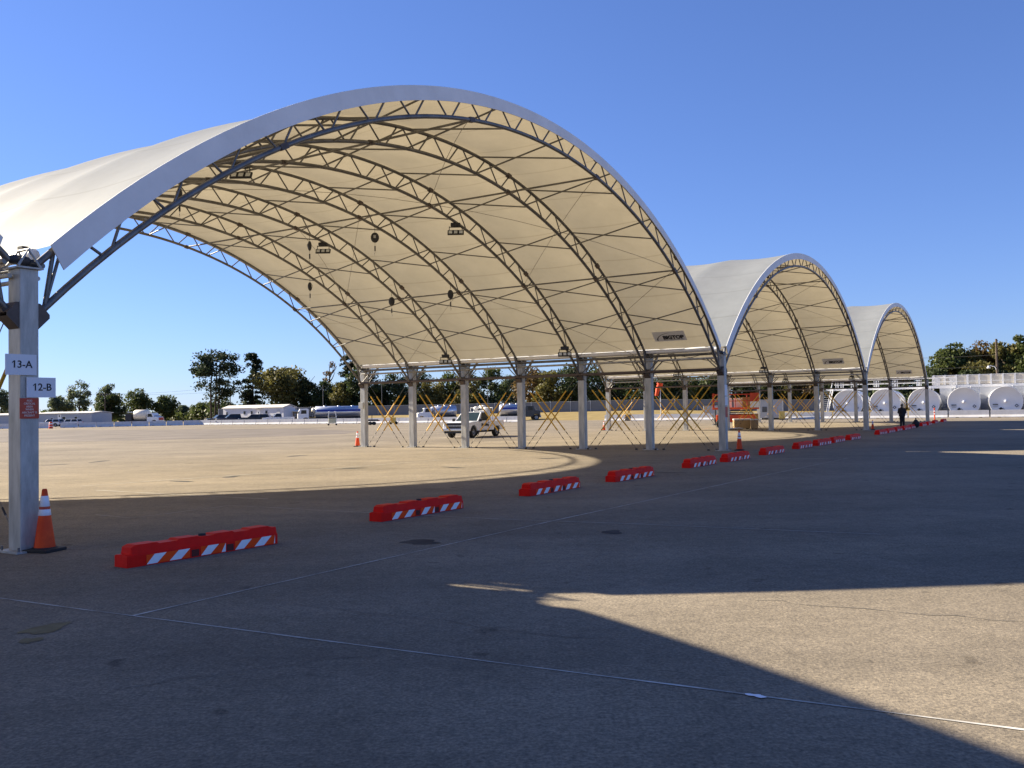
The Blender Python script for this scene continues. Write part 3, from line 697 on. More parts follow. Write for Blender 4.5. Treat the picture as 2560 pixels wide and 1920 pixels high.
for o, pl in JL:
    n_ = cnt.get(pl, 0); cnt[pl] = n_ + 1
    ph = {'a': 'left of the far orange drum', 'b': 'rightward from the far orange drum', 'c': 'rightward from the grass gap toward the tanks'}[pl]
    tag(o, f'{NUM[n_]} white concrete barrier {ph}', 'barrier', 'white concrete barriers')

# ------------------------------------------------------------------ vehicles
def wheel(parent, x, y, r, wd, side):
    w_ = bpy.data.objects.new('wheel', None); C.objects.link(w_); adopt(w_, parent); w_.location = (x, y, r)
    MB().lathe([(r * .6, -wd / 2), (r * .93, -wd / 2), (r, -wd * .3), (r, wd * .3), (r * .93, wd / 2), (r * .6, wd / 2)], 22, axis='y').build('tyre', M_TYRE, w_)
    rm = MB(); y1 = side * wd * .36
    rm.lathe([(r * .62, y1), (r * .52, y1 - side * .02), (r * .2, y1 - side * .01), (r * .16, y1 + side * .02), (0, y1 + side * .02)], 18, axis='y'); rm.build('rim', M_RIM, w_)
    hl = MB()
    for k in range(6):
        a = k * math.pi / 3; hl.lathe([(r * .07, y1 + side * .002), (0, y1 + side * .003)], 8, (r * .36 * math.cos(a), 0, r * .36 * math.sin(a)), axis='y')
    hl.build('rim_hole', M_TYRE, w_)
    return w_
def arch_profile(pts_top, x0, x1, zb, arches, ra, zc):
    bot = [(x1, zb)]
    for xa in sorted(arches, reverse=True):
        dx = math.sqrt(max(0, ra * ra - (zb - zc) ** 2)); a0 = math.atan2(zb - zc, dx)
        bot += [(xa + ra * math.cos(a0 + (math.pi - 2 * a0) * t / 10), zc + ra * math.sin(a0 + (math.pi - 2 * a0) * t / 10)) for t in range(11)]
    bot.append((x0, zb))
    return pts_top + bot
def pickup(label, paint, loc, heading, scale=1.0, crew=False, detail=True, suv=False):
    root = thing('pickup_truck' if not suv else 'parked_car', label, 'truck' if not suv else 'car', loc, heading); root.scale = (scale,) * 3
    W2 = .95
    bz = 1.10
    bed0 = -2.65
    cabr = -1.35 if crew else -.62
    tp = [(bed0, .62), (bed0, .80)] + ([(cabr, .80), (cabr, bz)] if not suv else [(bed0 + .05, bz), (cabr, bz)]) + [(.95, bz + .02), (1.7, bz), (2.45, 1.02), (2.62, .92), (2.68, .62)]
    pf = arch_profile(tp, bed0, 2.66, .46, (1.72, -1.62), .46, .38)
    MB().prism(pf, -W2, W2).build('body', paint, root, bevel=.05)
    if not suv:
        for s in (-1, 1):
            pb = arch_profile([(bed0, .84), (bed0, bz + .02), (cabr - .03, bz + .02), (cabr - .03, .84)], bed0, cabr - .03, .83, (), .46, .38)
            MB().box(((bed0 + cabr) / 2 - .01, s * (W2 - .06), .965), (cabr - bed0 - .04, .11, .31)).build('bed_side', paint, root, bevel=.02)
        MB().box((bed0 + .05, 0, .95), (.09, 2 * W2 - .24, .34)).build('tailgate', paint, root, bevel=.02)
    # cab
    xr, xf, xt0, xt1, zt = (cabr, 1.12, cabr + .16, .38, 1.74) if not suv else (-2.6, 1.12, -2.3, .42, 1.72)
    y0, y1 = W2 - .03, W2 - .17
    cb = MB(); cb.add([(xr, -y0, bz), (xf, -y0, bz), (xf, y0, bz), (xr, y0, bz), (xt0, -y1, zt), (xt1, -y1, zt), (xt1, y1, zt), (xt0, y1, zt)],
                      [(3, 2, 1, 0), (4, 5, 6, 7), (0, 1, 5, 4), (1, 2, 6, 5), (2, 3, 7, 6), (3, 0, 4, 7)])
    cb.build('cab', paint, root, bevel=.05)
    def pane(name, a, b, c, d, M, ins=.1, off=.006):
        q = [Vector(x) for x in (a, b, c, d)]; ctr = sum(q, Vector()) / 4; nrm = (q[1] - q[0]).cross(q[3] - q[0]).normalized()
        if nrm.dot(ctr - Vector((-.1, 0, 1.3))) < 0: nrm = -nrm
        q = [x + (ctr - x) * ins + nrm * off for x in q]
        MB().add(q, [(0, 1, 2, 3)]).build(name, M, root, fix=False)
    pane('windscreen', (xf, -y0, bz), (xf, y0, bz), (xt1, y1, zt), (xt1, -y1, zt), M_PALEGL, .1)
    pane('rear_window', (xr, -y0, bz), (xr, y0, bz), (xt0, y1, zt), (xt0, -y1, zt), M_GLASS, .14)
    for s in (-1, 1):
        nwin = 2 if (crew or suv) else 1
        xs = [xr + (xf - .25 - xr) * q / nwin for q in range(nwin + 1)]; xt = [xt0 + (xt1 - xt0) * q / nwin for q in range(nwin + 1)]
        for q in range(nwin):
            pane('side_window', (xs[q], s * y0, bz), (xs[q + 1], s * y0, bz), (xt[q + 1], s * y1, zt), (xt[q], s * y1, zt), M_GLASS, .13)
        if detail:
            dr = MB().box((.20, s * (W2 + .004), .80), (1.42, .03, .56)).build('door', paint, root, bevel=.012)
            MB().box((-.32, s * (W2 + .03), 1.0), (.17, .03, .045)).build('handle', M_DARKST, dr)
        mr = MB().box((.98, s * (W2 + .11), 1.2), (.12, .22, .22)).build('mirror', M_DARKST, root, bevel=.04)
        MB().box((2.60, s * .72, .93), (.10, .34, .20)).build('headlight', M_LED, root, bevel=.03)
        MB().box((-2.66, s * .86, .98), (.05, .14, .3)).build('tail_light', M_LIFTD, root)
        for x in (1.72, -1.62): wheel(root, x, s * (W2 - .14), .38, .26, s)
    MB().box((2.67, 0, .83), (.06, 1.30, .40)).build('grille', M_DARKST, root, bevel=.02)
    MB().box((2.705, 0, .83), (.02, 1.26, .035)).build('grille_bar', M_CHROME, root)
    MB().box((2.74, 0, .56), (.16, 1.92, .17)).build('bumper', M_CHROME if paint is M_WHITE else M_DARKST, root, bevel=.04)
    MB().box((2.66, 0, .40), (.10, 1.6, .14)).build('air_dam', M_DARKST, root)
    MB().box((-2.74, 0, .55), (.14, 1.86, .15)).build('rear_bumper', M_DARKST, root, bevel=.03)
    MB().box((0, 0, .42), (4.6, 1.2, .18)).build('underbody', M_DARKST, root)
    return root
# the near white pickup under the canopy
fl, fr_, rr = at(1129, 1095), at(1181, 1094), at(1251, 1090)
fwd = Vector((-.45, -.893, 0)); hd = math.atan2(fwd.y, fwd.x)
mid = (fl + fr_) / 2; s_p = 0.93
pk = pickup('white pickup with lettered door, standing behind the second-row columns', M_WHITE, Vector((mid.x, mid.y, 0)) - fwd * 1.72 * s_p, hd, s_p)
text('door_lettering', 'Skytanking', .25, M_BLACK, pk, frame(Vector((.22, .99, .86)), (-1, 0, 0), (0, 0, 1)), bold=.012, shear=.2)
MB().tube([(1.12, .93, 1.12), (.44, .80, 1.70)], .045, 8).build('pillar', M_WHITE, pk)
MB().lathe([(.0, .04), (.06, .03), (.07, 0)], 10, (-.1, 0, 1.75)).build('beacon', M_DARKST, pk)
hr = thing('hose_equipment', 'white hose reel and frame loaded in the bed of the near pickup', 'equipment', pk.location, hd); hr.scale = (s_p,) * 3
q = MB()
for x in (-.85, -1.35):
    q.tube([(x, -.75, .84), (x, -.75, 2.02), (x, .75, 2.02), (x, .75, .84)], .04, 6)
q.build('rack_frame', M_WHITEST, hr)
MB().lathe([(.0, -.5), (.36, -.5), (.36, -.46), (.22, -.44), (.22, .44), (.36, .46), (.36, .5), (0, .5)], 18, (-1.12, 0, 1.62), axis='y').build('hose_reel', M_WHITEST, hr)
for k, (x, y, z, r_) in enumerate([(-.8, .5, 1.9, .17), (-1.05, .15, 2.05, .2), (-.85, -.3, 2.0, .16), (-1.3, -.1, 2.08, .18)]): MB().ball((x, y, z), r_, (1.1, 1.2, .8), 10).build('hose_bundle', M_ROLL, hr)
MB().box((-1.0, 0, 1.05), (.55, 1.3, .42)).build('tool_chest', M_WHITEST, hr, bevel=.03)
# parked vehicles beyond the barriers
YV = lambda d: d
def away(px, d): p = far(px, d); return Vector((p.x, p.y, 0))
pickup('white pickup parked beside the white trailer office', M_WHITE, away(694, 150), R(200), .98)
pickup('dark blue parked car in front of the middle windows of the trailer office', M_SLATE, away(635, 150), R(190), .95, suv=True)
pickup('black crew pickup with bright front end parked before the trailer office', M_NAVY, away(580, 151), R(205), 1.0, crew=True)
pickup('dark car mostly hidden behind the black crew pickup', M_SLATE, away(549, 158), R(215), .95, suv=True)
pickup('pale car parked by the long grey building near the drum', M_ALU, away(128, 160), R(170), .80, suv=True)
pickup('white car with only its roof showing beside the long grey building', M_WHITE, away(174, 160), R(170), .78, suv=True)
def tanker(label, loc, heading, scale, L_, stripe, hood=False, tankr=1.05, cabM=M_WHITE):
    root = thing('tanker_truck', label, 'truck', loc, heading); root.scale = (scale,) * 3
    xc = L_ / 2
    if hood:
        pf = arch_profile([(xc - 2.6, .75), (xc - 2.6, 2.5), (xc - 1.2, 2.5), (xc - .95, 1.75), (xc - .1, 1.65), (xc, 1.45)], xc - 2.6, xc, .6, (xc - .75,), .58, .5)
        MB().prism(pf, -1.1, 1.1).build('cab', cabM, root, bevel=.06)
        pw = ((xc - 1.2, 2.42), (xc - .95, 1.8)); ws = [(xc - 2.2, xc - 1.35)]
    else:
        pf = arch_profile([(xc - 1.9, .7), (xc - 1.9, 2.55), (xc - 1.6, 2.7), (xc - .35, 2.65), (xc, 1.7)], xc - 1.9, xc + .02, .55, (xc - 1.35,), .58, .5)
        MB().prism(pf, -1.18, 1.18).build('cab', cabM, root, bevel=.08)
        pw = ((xc - .34, 2.5), (xc - .03, 1.78)); ws = [(xc - 1.5, xc - .5)]
    (a, b), (c, d) = pw
    MB().add([(a + .02, -1, b), (a + .02, 1, b), (c + .02, 1, d), (c + .02, -1, d)], [(0, 1, 2, 3)]).build('windscreen', M_PALEGL, root, fix=False)
    for s in (-1, 1):
        for x0, x1 in ws: MB().add([(x0, s * 1.19 if not hood else s * 1.11, 1.75), (x1, s * 1.19 if not hood else s * 1.11, 1.75), (x1 - .1, s * 1.19 if not hood else s * 1.11, 2.4), (x0, s * 1.19 if not hood else s * 1.11, 2.4)], [(0, 1, 2, 3)]).build('side_window', M_GLASS, root, fix=False)
        MB().box((xc + .02, s * .85, .85), (.08, .3, .2)).build('headlight', M_LED, root)
        MB().tube([(xc - .25, s * 1.2, 2.1), (xc - .1, s * 1.42, 2.1)], .03, 6).box((xc - .1, s * 1.42, 1.95), (.08, .2, .45)).build('mirror', M_DARKST, root)
    MB().box((xc + .06, 0, .62), (.16, 2.2, .3)).build('bumper', M_DARKST if not hood else M_WHITEST, root, bevel=.03)
    MB().box((-.6, 0, .85), (L_ - 1.6, 1.0, .3)).build('chassis', M_DARKST, root)
    t0, t1 = -xc + .3, xc - 3.2; tz = .95 + tankr
    n_ = 28
    tk = MB(); tk.lathe([(0, t0 - .18), (tankr * .6, t0 - .14), (tankr, t0), (tankr, t1), (tankr * .6, t1 + .14), (0, t1 + .18)], n_, (0, 0, tz), axis='x'); tk = tk.build('tank', M_ALU, root)
    if stripe:
        for s in (-1, 1):
            vs = []
            for x in (t0 + .1, t1 - .1):
                for k in range(5): an = R(4 + 5 * k); vs.append((x, s * (tankr + .006) * math.cos(an), tz + (tankr + .006) * math.sin(an)))
            MB().add(vs, [(k, k + 1, k + 6, k + 5) for k in range(4)]).build('stripe', M_BLUE, tk)
    for x in (t0 + (t1 - t0) * q_ for q_ in (.2, .5, .8)): MB().lathe([(.24, 0), (.24, .12), (.0, .14)], 12, (x, 0, tz + tankr - .03)).build('manhole', M_ALU, tk)
    dm = MB(); dm.ball((t1 + .35, 0, tz + .35), .55, (.8, 1.3, .9), 14); dm.build('pump_cover', M_CREAM if stripe and not hood else M_WHITEST, root)
    for k, z in enumerate((1.1, 1.5, 1.9)): MB().tube([(t1 + .5, -.8, z), (t1 + .75, 0, z + .2), (t1 + .5, .8, z)], .06, 6).build('hose', M_DARKST, root)
    for s in (-1, 1):
        MB().box(((t0 + t1) / 2 + .4, s * 1.0, .72), ((t1 - t0) * .42, .2, .5)).build('side_locker', M_DARKST, root)
        wheel(root, xc - (.75 if hood else 1.35), s * .98, .5, .3, s)
        for x in (-xc + 1.2, -xc + 2.35): wheel(root, x, s * .95, .5, .42, s)
    return root
tanker('long tanker truck with white cab and aluminium tank with blue stripe', away(826, 148) + Vector((0, 0, 0)), R(196), .9, 11.8, True)
tanker('short aluminium tanker truck with white bonnet cab between two columns', away(1092, 141), R(192), .86, 7.4, False, hood=True, tankr=.95)
tanker('aluminium tanker with dark hoses at its end, behind the near pickup', away(1296, 138), R(12), .88, 7.2, True, hood=True, tankr=.95, cabM=M_SLATE)
# water truck by the trees at left
wt = thing('flatbed_truck', 'white cab truck with cream tank on its dark bed, before the left trees', 'truck', away(362, 160), R(-8)); wt.scale = (.98,) * 3
MB().prism(arch_profile([(.9, .7), (.9, 2.2), (1.9, 2.2), (2.3, 1.55), (3.0, 1.45), (3.1, 1.1)], .9, 3.1, .6, (2.3,), .5, .45), -1.05, 1.05).build('cab', M_WHITE, wt, bevel=.06)
MB().add([(1.92, -.9, 2.12), (1.92, .9, 2.12), (2.28, .9, 1.6), (2.28, -.9, 1.6)], [(0, 1, 2, 3)]).build('windscreen', M_GLASS, wt, fix=False)
for s in (-1, 1): MB().add([(1.05, s * 1.056, 1.5), (2.05, s * 1.056, 1.5), (1.8, s * 1.056, 2.1), (1.05, s * 1.056, 2.1)], [(0, 1, 2, 3)]).build('side_window', M_GLASS, wt, fix=False)
MB().box((3.12, 0, 1.15), (.06, 1.5, .5)).build('grille', M_LIFTD, wt)
MB().box((-1.2, 0, .85), (4.2, 2.0, .3)).build('chassis', M_DARKST, wt)
MB().lathe([(0, -1.9), (.8, -1.9), (.98, -1.75), (.98, .5), (.8, .65), (0, .65)], 20, (0, 0, 1.85), axis='x').build('tank', M_CREAM, wt)
MB().box((-2.7, 0, 1.6), (1.2, 1.9, 1.2)).build('rear_pump', M_DARKST, wt)
MB().box((-2.6, 0, 2.42), (1.5, .5, .12)).build('spray_bar', M_ROLL, wt)
for s in (-1, 1):
    for x in (2.3, -1.6, -2.6): wheel(wt, x, s * .92, .45, .3, s)

# ------------------------------------------------------------------ carts on the apron
p = at(831, 1063.5); ct = thing('light_cart', 'pale yellow wheeled cart with two upright lamp arms near the barriers', 'cart', p, R(12))
sc_ = p.y / 118.0; ct.scale = (sc_,) * 3
MB().box((0, 0, .62), (.95, .5, .62)).build('box', M_YBOX if False else mat('pale_yellow_paint', (.62, .58, .36), .5, var=.08), ct, bevel=.03)
MB().box((0, 0, 1.02), (1.1, .6, .06)).build('tray', M_CAB, ct)
for s in (-1, 1):
    am = MB().tube([(s * .48, 0, .3), (s * .5, 0, 1.2), (s * .42, 0, 1.7)], .05, 6).build('arm', M_WHITEST, ct)
    MB().ball((s * .40, 0, 1.78), .10, (1, 1, .8)).build('lamp', M_LED, am)
    for y in (-.35, .35): MB().lathe([(0, -.06), (.13, -.06), (.13, .06), (0, .06)], 12, (s * .5, y, .13), axis='y').build('wheel', M_TYRE, ct)
p = at(930, 1062.5); c2 = thing('tow_dolly', 'dark low dolly on small wheels beyond the rearmost second-row column', 'dolly', p, R(20))
MB().box((0, 0, .62), (1.5, .8, .22)).build('deck', M_SLATE, c2, bevel=.03); MB().tube([(0, 0, .7), (0, 0, 1.35)], .05, 6).build('post', M_DARKST, c2)
for x in (-.25, .25):
    for y in (-.35, .35): MB().lathe([(0, -.08), (.22, -.08), (.22, .08), (0, .08)], 12, (x, y, .22), axis='y').build('wheel', M_TYRE, c2)
MB().box((.85, 0, .55), (.3, .2, .15)).build('coupling', M_LIFTD, c2)
p = at(984, 1061); c3 = thing('yellow_chock_cart', 'small yellow and black cart between the rear second-row columns', 'cart', p, R(-15))
MB().box((0, 0, .55), (.55, .5, .7)).build('box', M_YBOX, c3, bevel=.03); MB().tube([(0, 0, .9), (0, .1, 1.35)], .04, 6).build('handle', M_DARKST, c3)
for x in (-.4, .4): MB().lathe([(0, -.06), (.2, -.06), (.2, .06), (0, .06)], 12, (x, 0, .2), axis='y').build('wheel', M_TYRE, c3)

# ------------------------------------------------------------------ scissor lift and crates
p = at(1840, 1071); hl_ = math.atan2(-V.y, -V.x)
lf = thing('scissor_lift', 'orange scissor lift with red rails and loaded platform behind the second-row front column', 'lift', p, R(-14)); lf.scale = (p.y / 64.0,) * 3
MB().box((0, 0, .72), (2.7, 1.4, .5)).build('chassis', M_LIFT, lf, bevel=.04)
for x in (-1.0, 1.0):
    for s in (-1, 1): wheel(lf, x, s * .62, .36, .26, s)
MB().box((-.3, -.72, .72), (.9, .06, .4)).build('side_panel', M_LIFTD, lf, bevel=.02)
sx_ = MB()
for y in (-.5, .5):
    for z in (1.02, 1.14, 1.26): sx_.box((0, y, z), (2.4, .06, .07))
sx_.build('folded_scissor_arms', M_DARKST, lf)
MB().box((0, 0, 1.42), (3.2, 1.5, .14)).build('platform', M_LIFT, lf, bevel=.01)
rl_ = MB()
for z in (1.95, 2.42):
    rl_.tube([(-1.55, -.72, z), (1.55, -.72, z), (1.55, .72, z), (-1.55, .72, z), (-1.55, -.72, z)], .03, 6)
for x in (-1.55, -.8, 0, .8, 1.55):
    for y in (-.72, .72): rl_.tube([(x, y, 1.48), (x, y, 2.44)], .028, 6)
rl_.build('guard_rail', M_LIFTD, lf)
MB().box((1.3, -.76, 2.2), (.62, .03, .6)).build('end_panel', M_LIFTD, lf); MB().box((1.3, -.76, 1.68), (.6, .03, .42)).build('plate', M_REFL, lf)
MB().box((-1.5, -.76, 2.0), (.14, .03, 1.0)).build('end_panel', M_LIFTD, lf)
for x, h, M_ in ((-.55, .68, M_REFL), (.2, .66, M_SIGN), (.75, .72, M_BOX)):
    b = MB().box((x, .05, 1.49 + h / 2), (.62, .7, h))
    o = b.build('shipping_box', M_, bevel=.01); o.location = lf.matrix_basis @ Vector((0, 0, 0)); o.location = lf.location; o.rotation_euler = lf.rotation_euler; o.scale = lf.scale
    tag(o, {-.55: 'white box at the post end of the lift platform', .2: 'pale blue box in the middle of the lift platform', .75: 'brown box on the lift platform next to the red end panel'}[x], 'box', 'boxes on the lift platform')
def crate(label, px0, px1, pyb, h, lidh, rz, dp):
    a, b = at(px0, pyb), at(px1, pyb); c = (a + b) / 2; wd = (b - a).length
    root = thing('wooden_crate', label, 'crate', c + Vector((0, dp / 2, 0)), rz)
    MB().box((0, 0, .06 + h / 2), (wd, dp, h)).build('box', M_BOX, root, bevel=.015)
    MB().box((0, 0, .06 + h + lidh / 2 + .002), (wd + .03, dp + .03, lidh)).build('lid', M_BOXTOP, root, bevel=.01)
    MB().box((-wd * .3, 0, .03), (.1, dp, .06)).box((wd * .3, 0, .03), (.1, dp, .06)).build('skid', M_WOOD, root)
    return root
crate('long brown crate with pale lid on the ground before the orange lift', 1840, 1880, 1073, .60, .10, R(-8), 1.0)
crate('short brown crate with pale lid beside the longer crate', 1881, 1897, 1073.4, .60, .08, R(-8), .9)
crate('brown crate stacked back against the lift behind the pale-lidded crates', 1848, 1896, 1068.5, 1.0, .05, R(-8), .8)
pl = thing('white_pallet', 'small pale pallet lying beside the crates under the lift', 'pallet', at(1832, 1075), R(10))
for k in range(4): MB().box((-.45 + k * .3, 0, .13), (.2, .9, .03)).build('board', M_ROLL, pl)
for y in (-.4, 0, .4): MB().box((0, y, .06), (1.1, .08, .11)).build('runner', M_BOX, pl)
p = at(1789, 1063); wk = thing('hose_stand', 'dark upright stand with hose beside the lift, behind the second-row column', 'stand', p)
MB().tube([(0, 0, 0), (0, 0, 1.5)], .06, 8).build('pole', M_DARKST, wk); MB().lathe([(.35, 0), (.3, .08), (.05, .1)], 12).build('base', M_DARKST, wk); MB().ball((.05, 0, .5), .2, (1, 1, 1.4)).build('coil', M_RUBBER, wk)
# grey generator cabinet beyond the barrier
p = away(1928, 106); gc = thing('generator_cabinet', 'grey generator cabinet with dark vent beyond the barriers right of the lift', 'cabinet', p, R(-22))
MB().box((0, 0, 1.25), (2.5, 1.3, 2.1)).build('housing', M_CAB, gc, bevel=.04); MB().box((0, 0, 2.33), (2.6, 1.4, .06)).build('roof', M_CAB, gc)
vt = MB()
for k in range(5): vt.box((-.75, -.665, .95 + .13 * k), (.55, .03, .09))
vt.build('vent', M_DARKST, gc)
MB().box((.45, -.66, 1.25), (.8, .025, 1.7)).build('door', M_BGREY, gc, bevel=.01)
MB().box((0, 0, .1), (2.3, 1.1, .2)).build('skid', M_DARKST, gc)
p = away(1953, 103); yb = thing('yellow_crate', 'small yellow crate resting behind the barrier beside the generator cabinet', 'crate', p, R(-20))
MB().box((0, 0, .55), (.62, .5, .8)).build('box', M_YBOX, yb, bevel=.02); MB().box((0, 0, .97), (.66, .54, .05)).build('lid', M_YBOX, yb)
MB().box((0, 0, .075), (.55, .4, .15)).build('skid', M_WOOD, yb)
# dark car / trailer left of lift on the grass
p = away(1775, 121); tl = thing('parked_trailer', 'small pale trailer with dark wheel beyond the barrier left of the lift', 'trailer', p, R(-20))
MB().box((0, 0, 1.15), (1.7, 1.6, 1.3)).build('body', M_CAB, tl, bevel=.05); MB().box((0, 0, 1.83), (1.75, 1.65, .06)).build('roof', M_DARKST, tl)
for s in (-1, 1): wheel(tl, .2, s * .78, .38, .22, s)

# ------------------------------------------------------------------ windsock
p = at(1654, 1051.5); wsr = thing('windsock', 'orange windsock drooping from a thin white pole beyond the barriers', 'windsock', p + Vector((0, .5, 0)))
zt_ = far_z(1654, 958, p.y)
MB().tube([(0, 0, 0), (0, 0, zt_)], .05, 8).build('pole', M_WHITEST, wsr)
MB().lathe([(.30, -.02), (.33, -.02), (.33, .02), (.30, .02), (.30, -.02)], 16, (-.05, 0, zt_), axis='y').build('hoop', M_TUBE, wsr)
MB().tube([(-.02, 0, zt_ + .02), (-.06, 0, zt_ - .32), (-.32, 0, zt_ - .75), (-.50, 0, zt_ - 1.55)], [.40, .37, .27, .20], 12).build('sock', M_ORANGE, wsr)

# ------------------------------------------------------------------ storage tanks
P3 = far(2308, 103.0); TL = 10.5; TR = 1.64
for k in range(-2, 4):
    p = P3 - JV * (4.12 * k); p = Vector((p.x, p.y, 0))
    lab = ['white storage tank beside the white stairs, partly behind third-row columns', 'second white storage tank, behind the standing person', 'third white storage tank, behind the front fourth-row column', 'white storage tank just right of the farthest canopy', 'white storage tank, rightmost one fully in view', 'white storage tank cut off by the photo edge'][k + 2]
    t = thing('storage_tank', lab, 'tank', p, TH + R(5.4), 'white horizontal storage tanks')
    zc = 1.68
    sh = MB(); sh.lathe([(TR, 0), (TR, TL)], 48, (0, 0, zc), axis='x'); sh.lathe([(TR, TL), (TR * .7, TL + .25), (0, TL + .3)], 48, (0, 0, zc), axis='x')
    sh.build('shell', M_TANK, t)
    hd_ = MB(); hd_.lathe([(TR, 0), (TR + .035, -.02), (TR + .035, -.08), (TR - .03, -.08), (TR - .045, -.05), (.22, -.10), (.0, -.105)], 48, (0, 0, zc), axis='x'); hd_ = hd_.build('end_cap', M_TANK, t)
    MB().lathe([(.14, -.1), (.14, -.24), (0, -.25)], 16, (0, 0, zc + .02), axis='x').build('port', M_SIGN, hd_)
    fmx = lambda y, z, off=-.16: frame(Vector((off, y, z)), (0, -1, 0), (0, 0, 1))
    MB().box((-.145, 1.02, zc - .32), (.012, .5, .10)).build('notice', M_SLATE, hd_)
    for q in range(3): MB().box((-.145, 1.0, zc - .46 - q * .07), (.012, .55 - .08 * q, .03)).build('notice_line', M_BGREY, hd_)
    MB().add([(-.16, .48, zc - .62), (-.16, .28, zc - .82), (-.16, .55, zc - .92), (-.16, .72, zc - .80)], [(0, 1, 2, 3)]).build('hazard_mark', M_BLACK, hd_, fix=False)
    MB().add([(-.16, .30, zc - .66), (-.16, .10, zc - .88), (-.16, .20, zc - .9), (-.16, .36, zc - .76)], [(0, 1, 2, 3)]).build('hazard_mark', M_BGREY, hd_, fix=False)
    dmd = lambda c, r_, M_, nm: MB().add([(-.152 - (.25 - r_) * .03, -1.02, c - r_), (-.152 - (.25 - r_) * .03, -1.02 - r_, c), (-.152 - (.25 - r_) * .03, -1.02, c + r_), (-.152 - (.25 - r_) * .03, -1.02 + r_, c)], [(0, 1, 2, 3)]).build(nm, M_, hd_, fix=False)
    dmd(zc - .48, .2, M_SLATE, 'hazard_diamond'); dmd(zc - .48, .1, M_SIGN, 'hazard_diamond')
    MB().lathe([(.06, 0), (.06, .35), (.09, .35), (.09, .42), (0, .42)], 12, (.5, -.75, zc + 1.3)).build('vent_pipe', M_WHITEST, t)
    for x in (1.2, TL - 1.2): MB().prism([(-1.5, 0), (1.5, 0), (1.5, .7), (1.1, .62), (.6, .32), (0, .18), (-.6, .32), (-1.1, .62), (-1.5, .7)], x - .15, x + .15, axis='x').build('saddle', M_CONC, t)
# catwalk over the tanks: local x along -V (to the right), local y along U
cwp = P3 + U * 1.6; cw = thing('tank_catwalk', 'white steel catwalk with open rails and steep stairs over the storage tanks', 'catwalk', (cwp.x, cwp.y, 0), math.atan2(-V.y, -V.x))
x0, x1, zd = -11.2, 3.2, 3.46
MB().box(((x0 + x1) / 2, .6, zd), (x1 - x0, 1.2, .30)).build('deck_beam', M_WHITEST, cw)
for y in (0.03, 1.17):
    for z in (zd + .55, zd + 1.05): MB().tube([(x0 + 1.0, y, z), (x1, y, z)], .045, 6).build('rail', M_WHITEST, cw)
k = 0
for xx in (-10.0, -9.4, -8.2, -7.9, -5.6, -5.3, -3.5, -3.2, -.9, -.6, 1.1, 1.35, 2.6, 2.9):
    for y in (0.03, 1.17): MB().box((xx, y, zd + .6), (.09, .08, .95)).build('rail_post', M_WHITEST, cw)
for xx in (-8.4, -4.4, -.4, 2.8): MB().box((xx, .6, zd / 2), (.16, .16, zd - .3)).build('support', M_WHITEST, cw)
st_ = bpy.data.objects.new('stairs', None); C.objects.link(st_); adopt(st_, cw)
xs0, ys0, ys1 = -10.9, 0.0, -3.3
for dx in (-.55, .55):
    MB().prism([(ys0, zd + .15), (ys0, zd - .15), (ys1 - .1, .05), (ys1 - .25, .25)], xs0 + dx - .04, xs0 + dx + .04, axis='x').build('stringer', M_WHITEST, st_)
    MB().tube([(xs0 + dx, ys0 + .5, zd + 1.05), (xs0 + dx, ys0, zd + 1.05), (xs0 + dx, ys1, 1.15), (xs0 + dx, ys1, .1)], .05, 6).build('handrail', M_WHITEST, st_)
for k in range(13):
    t = (k + .5) / 13; MB().box((xs0, ys0 + (ys1 - ys0) * (1 - t), .12 + (zd - .15) * t), (1.04, .22, .04)).build('tread', M_CAB, st_)
# panelled containment wall and railing behind the right hand tanks
cwall = thing('containment_wall', 'tall white panelled wall with posts behind the right hand storage tanks', 'wall', tuple(P3 + U * 3.2), math.atan2(-V.y, -V.x))
xa, xb = .6, 15.0
MB().box(((xa + xb) / 2, 6.0, 1.72), (xb - xa, .3, 3.42)).build('lower_wall', M_BGREY, cwall)
MB().box(((xa + xb) / 2, .5, zd + .08), (xb - xa, 1.3, .32)).build('walkway', M_WHITEST, cwall)
cl_ = mat('cream_sheet', (.66, .61, .52), .6, var=.05, trans=.25)
n_ = 12
for k in range(n_):
    xx = xa + (xb - xa) * k / n_; dxx = (xb - xa) / n_
    MB().box((xx + dxx / 2, 1.12, zd + .80), (dxx - .14, .03, 1.0)).build('rail_panel', cl_, cwall)
    MB().box((xx, 1.1, zd + .83), (.12, .12, 1.2)).build('post', M_WHITEST, cwall)
    MB().box((xx, -.14, zd + .78), (.10, .06, 1.05)).build('post', M_WHITEST, cwall)
    if k % 2 == 0: MB().box((xx, .2, zd / 2 - .02), (.16, .16, zd - .14)).build('support', M_WHITEST, cwall)
for z in (zd + .62, zd + 1.33): MB().box(((xa + xb) / 2, -.14, z), (xb - xa, .05, .06)).build('rail', M_WHITEST, cwall)

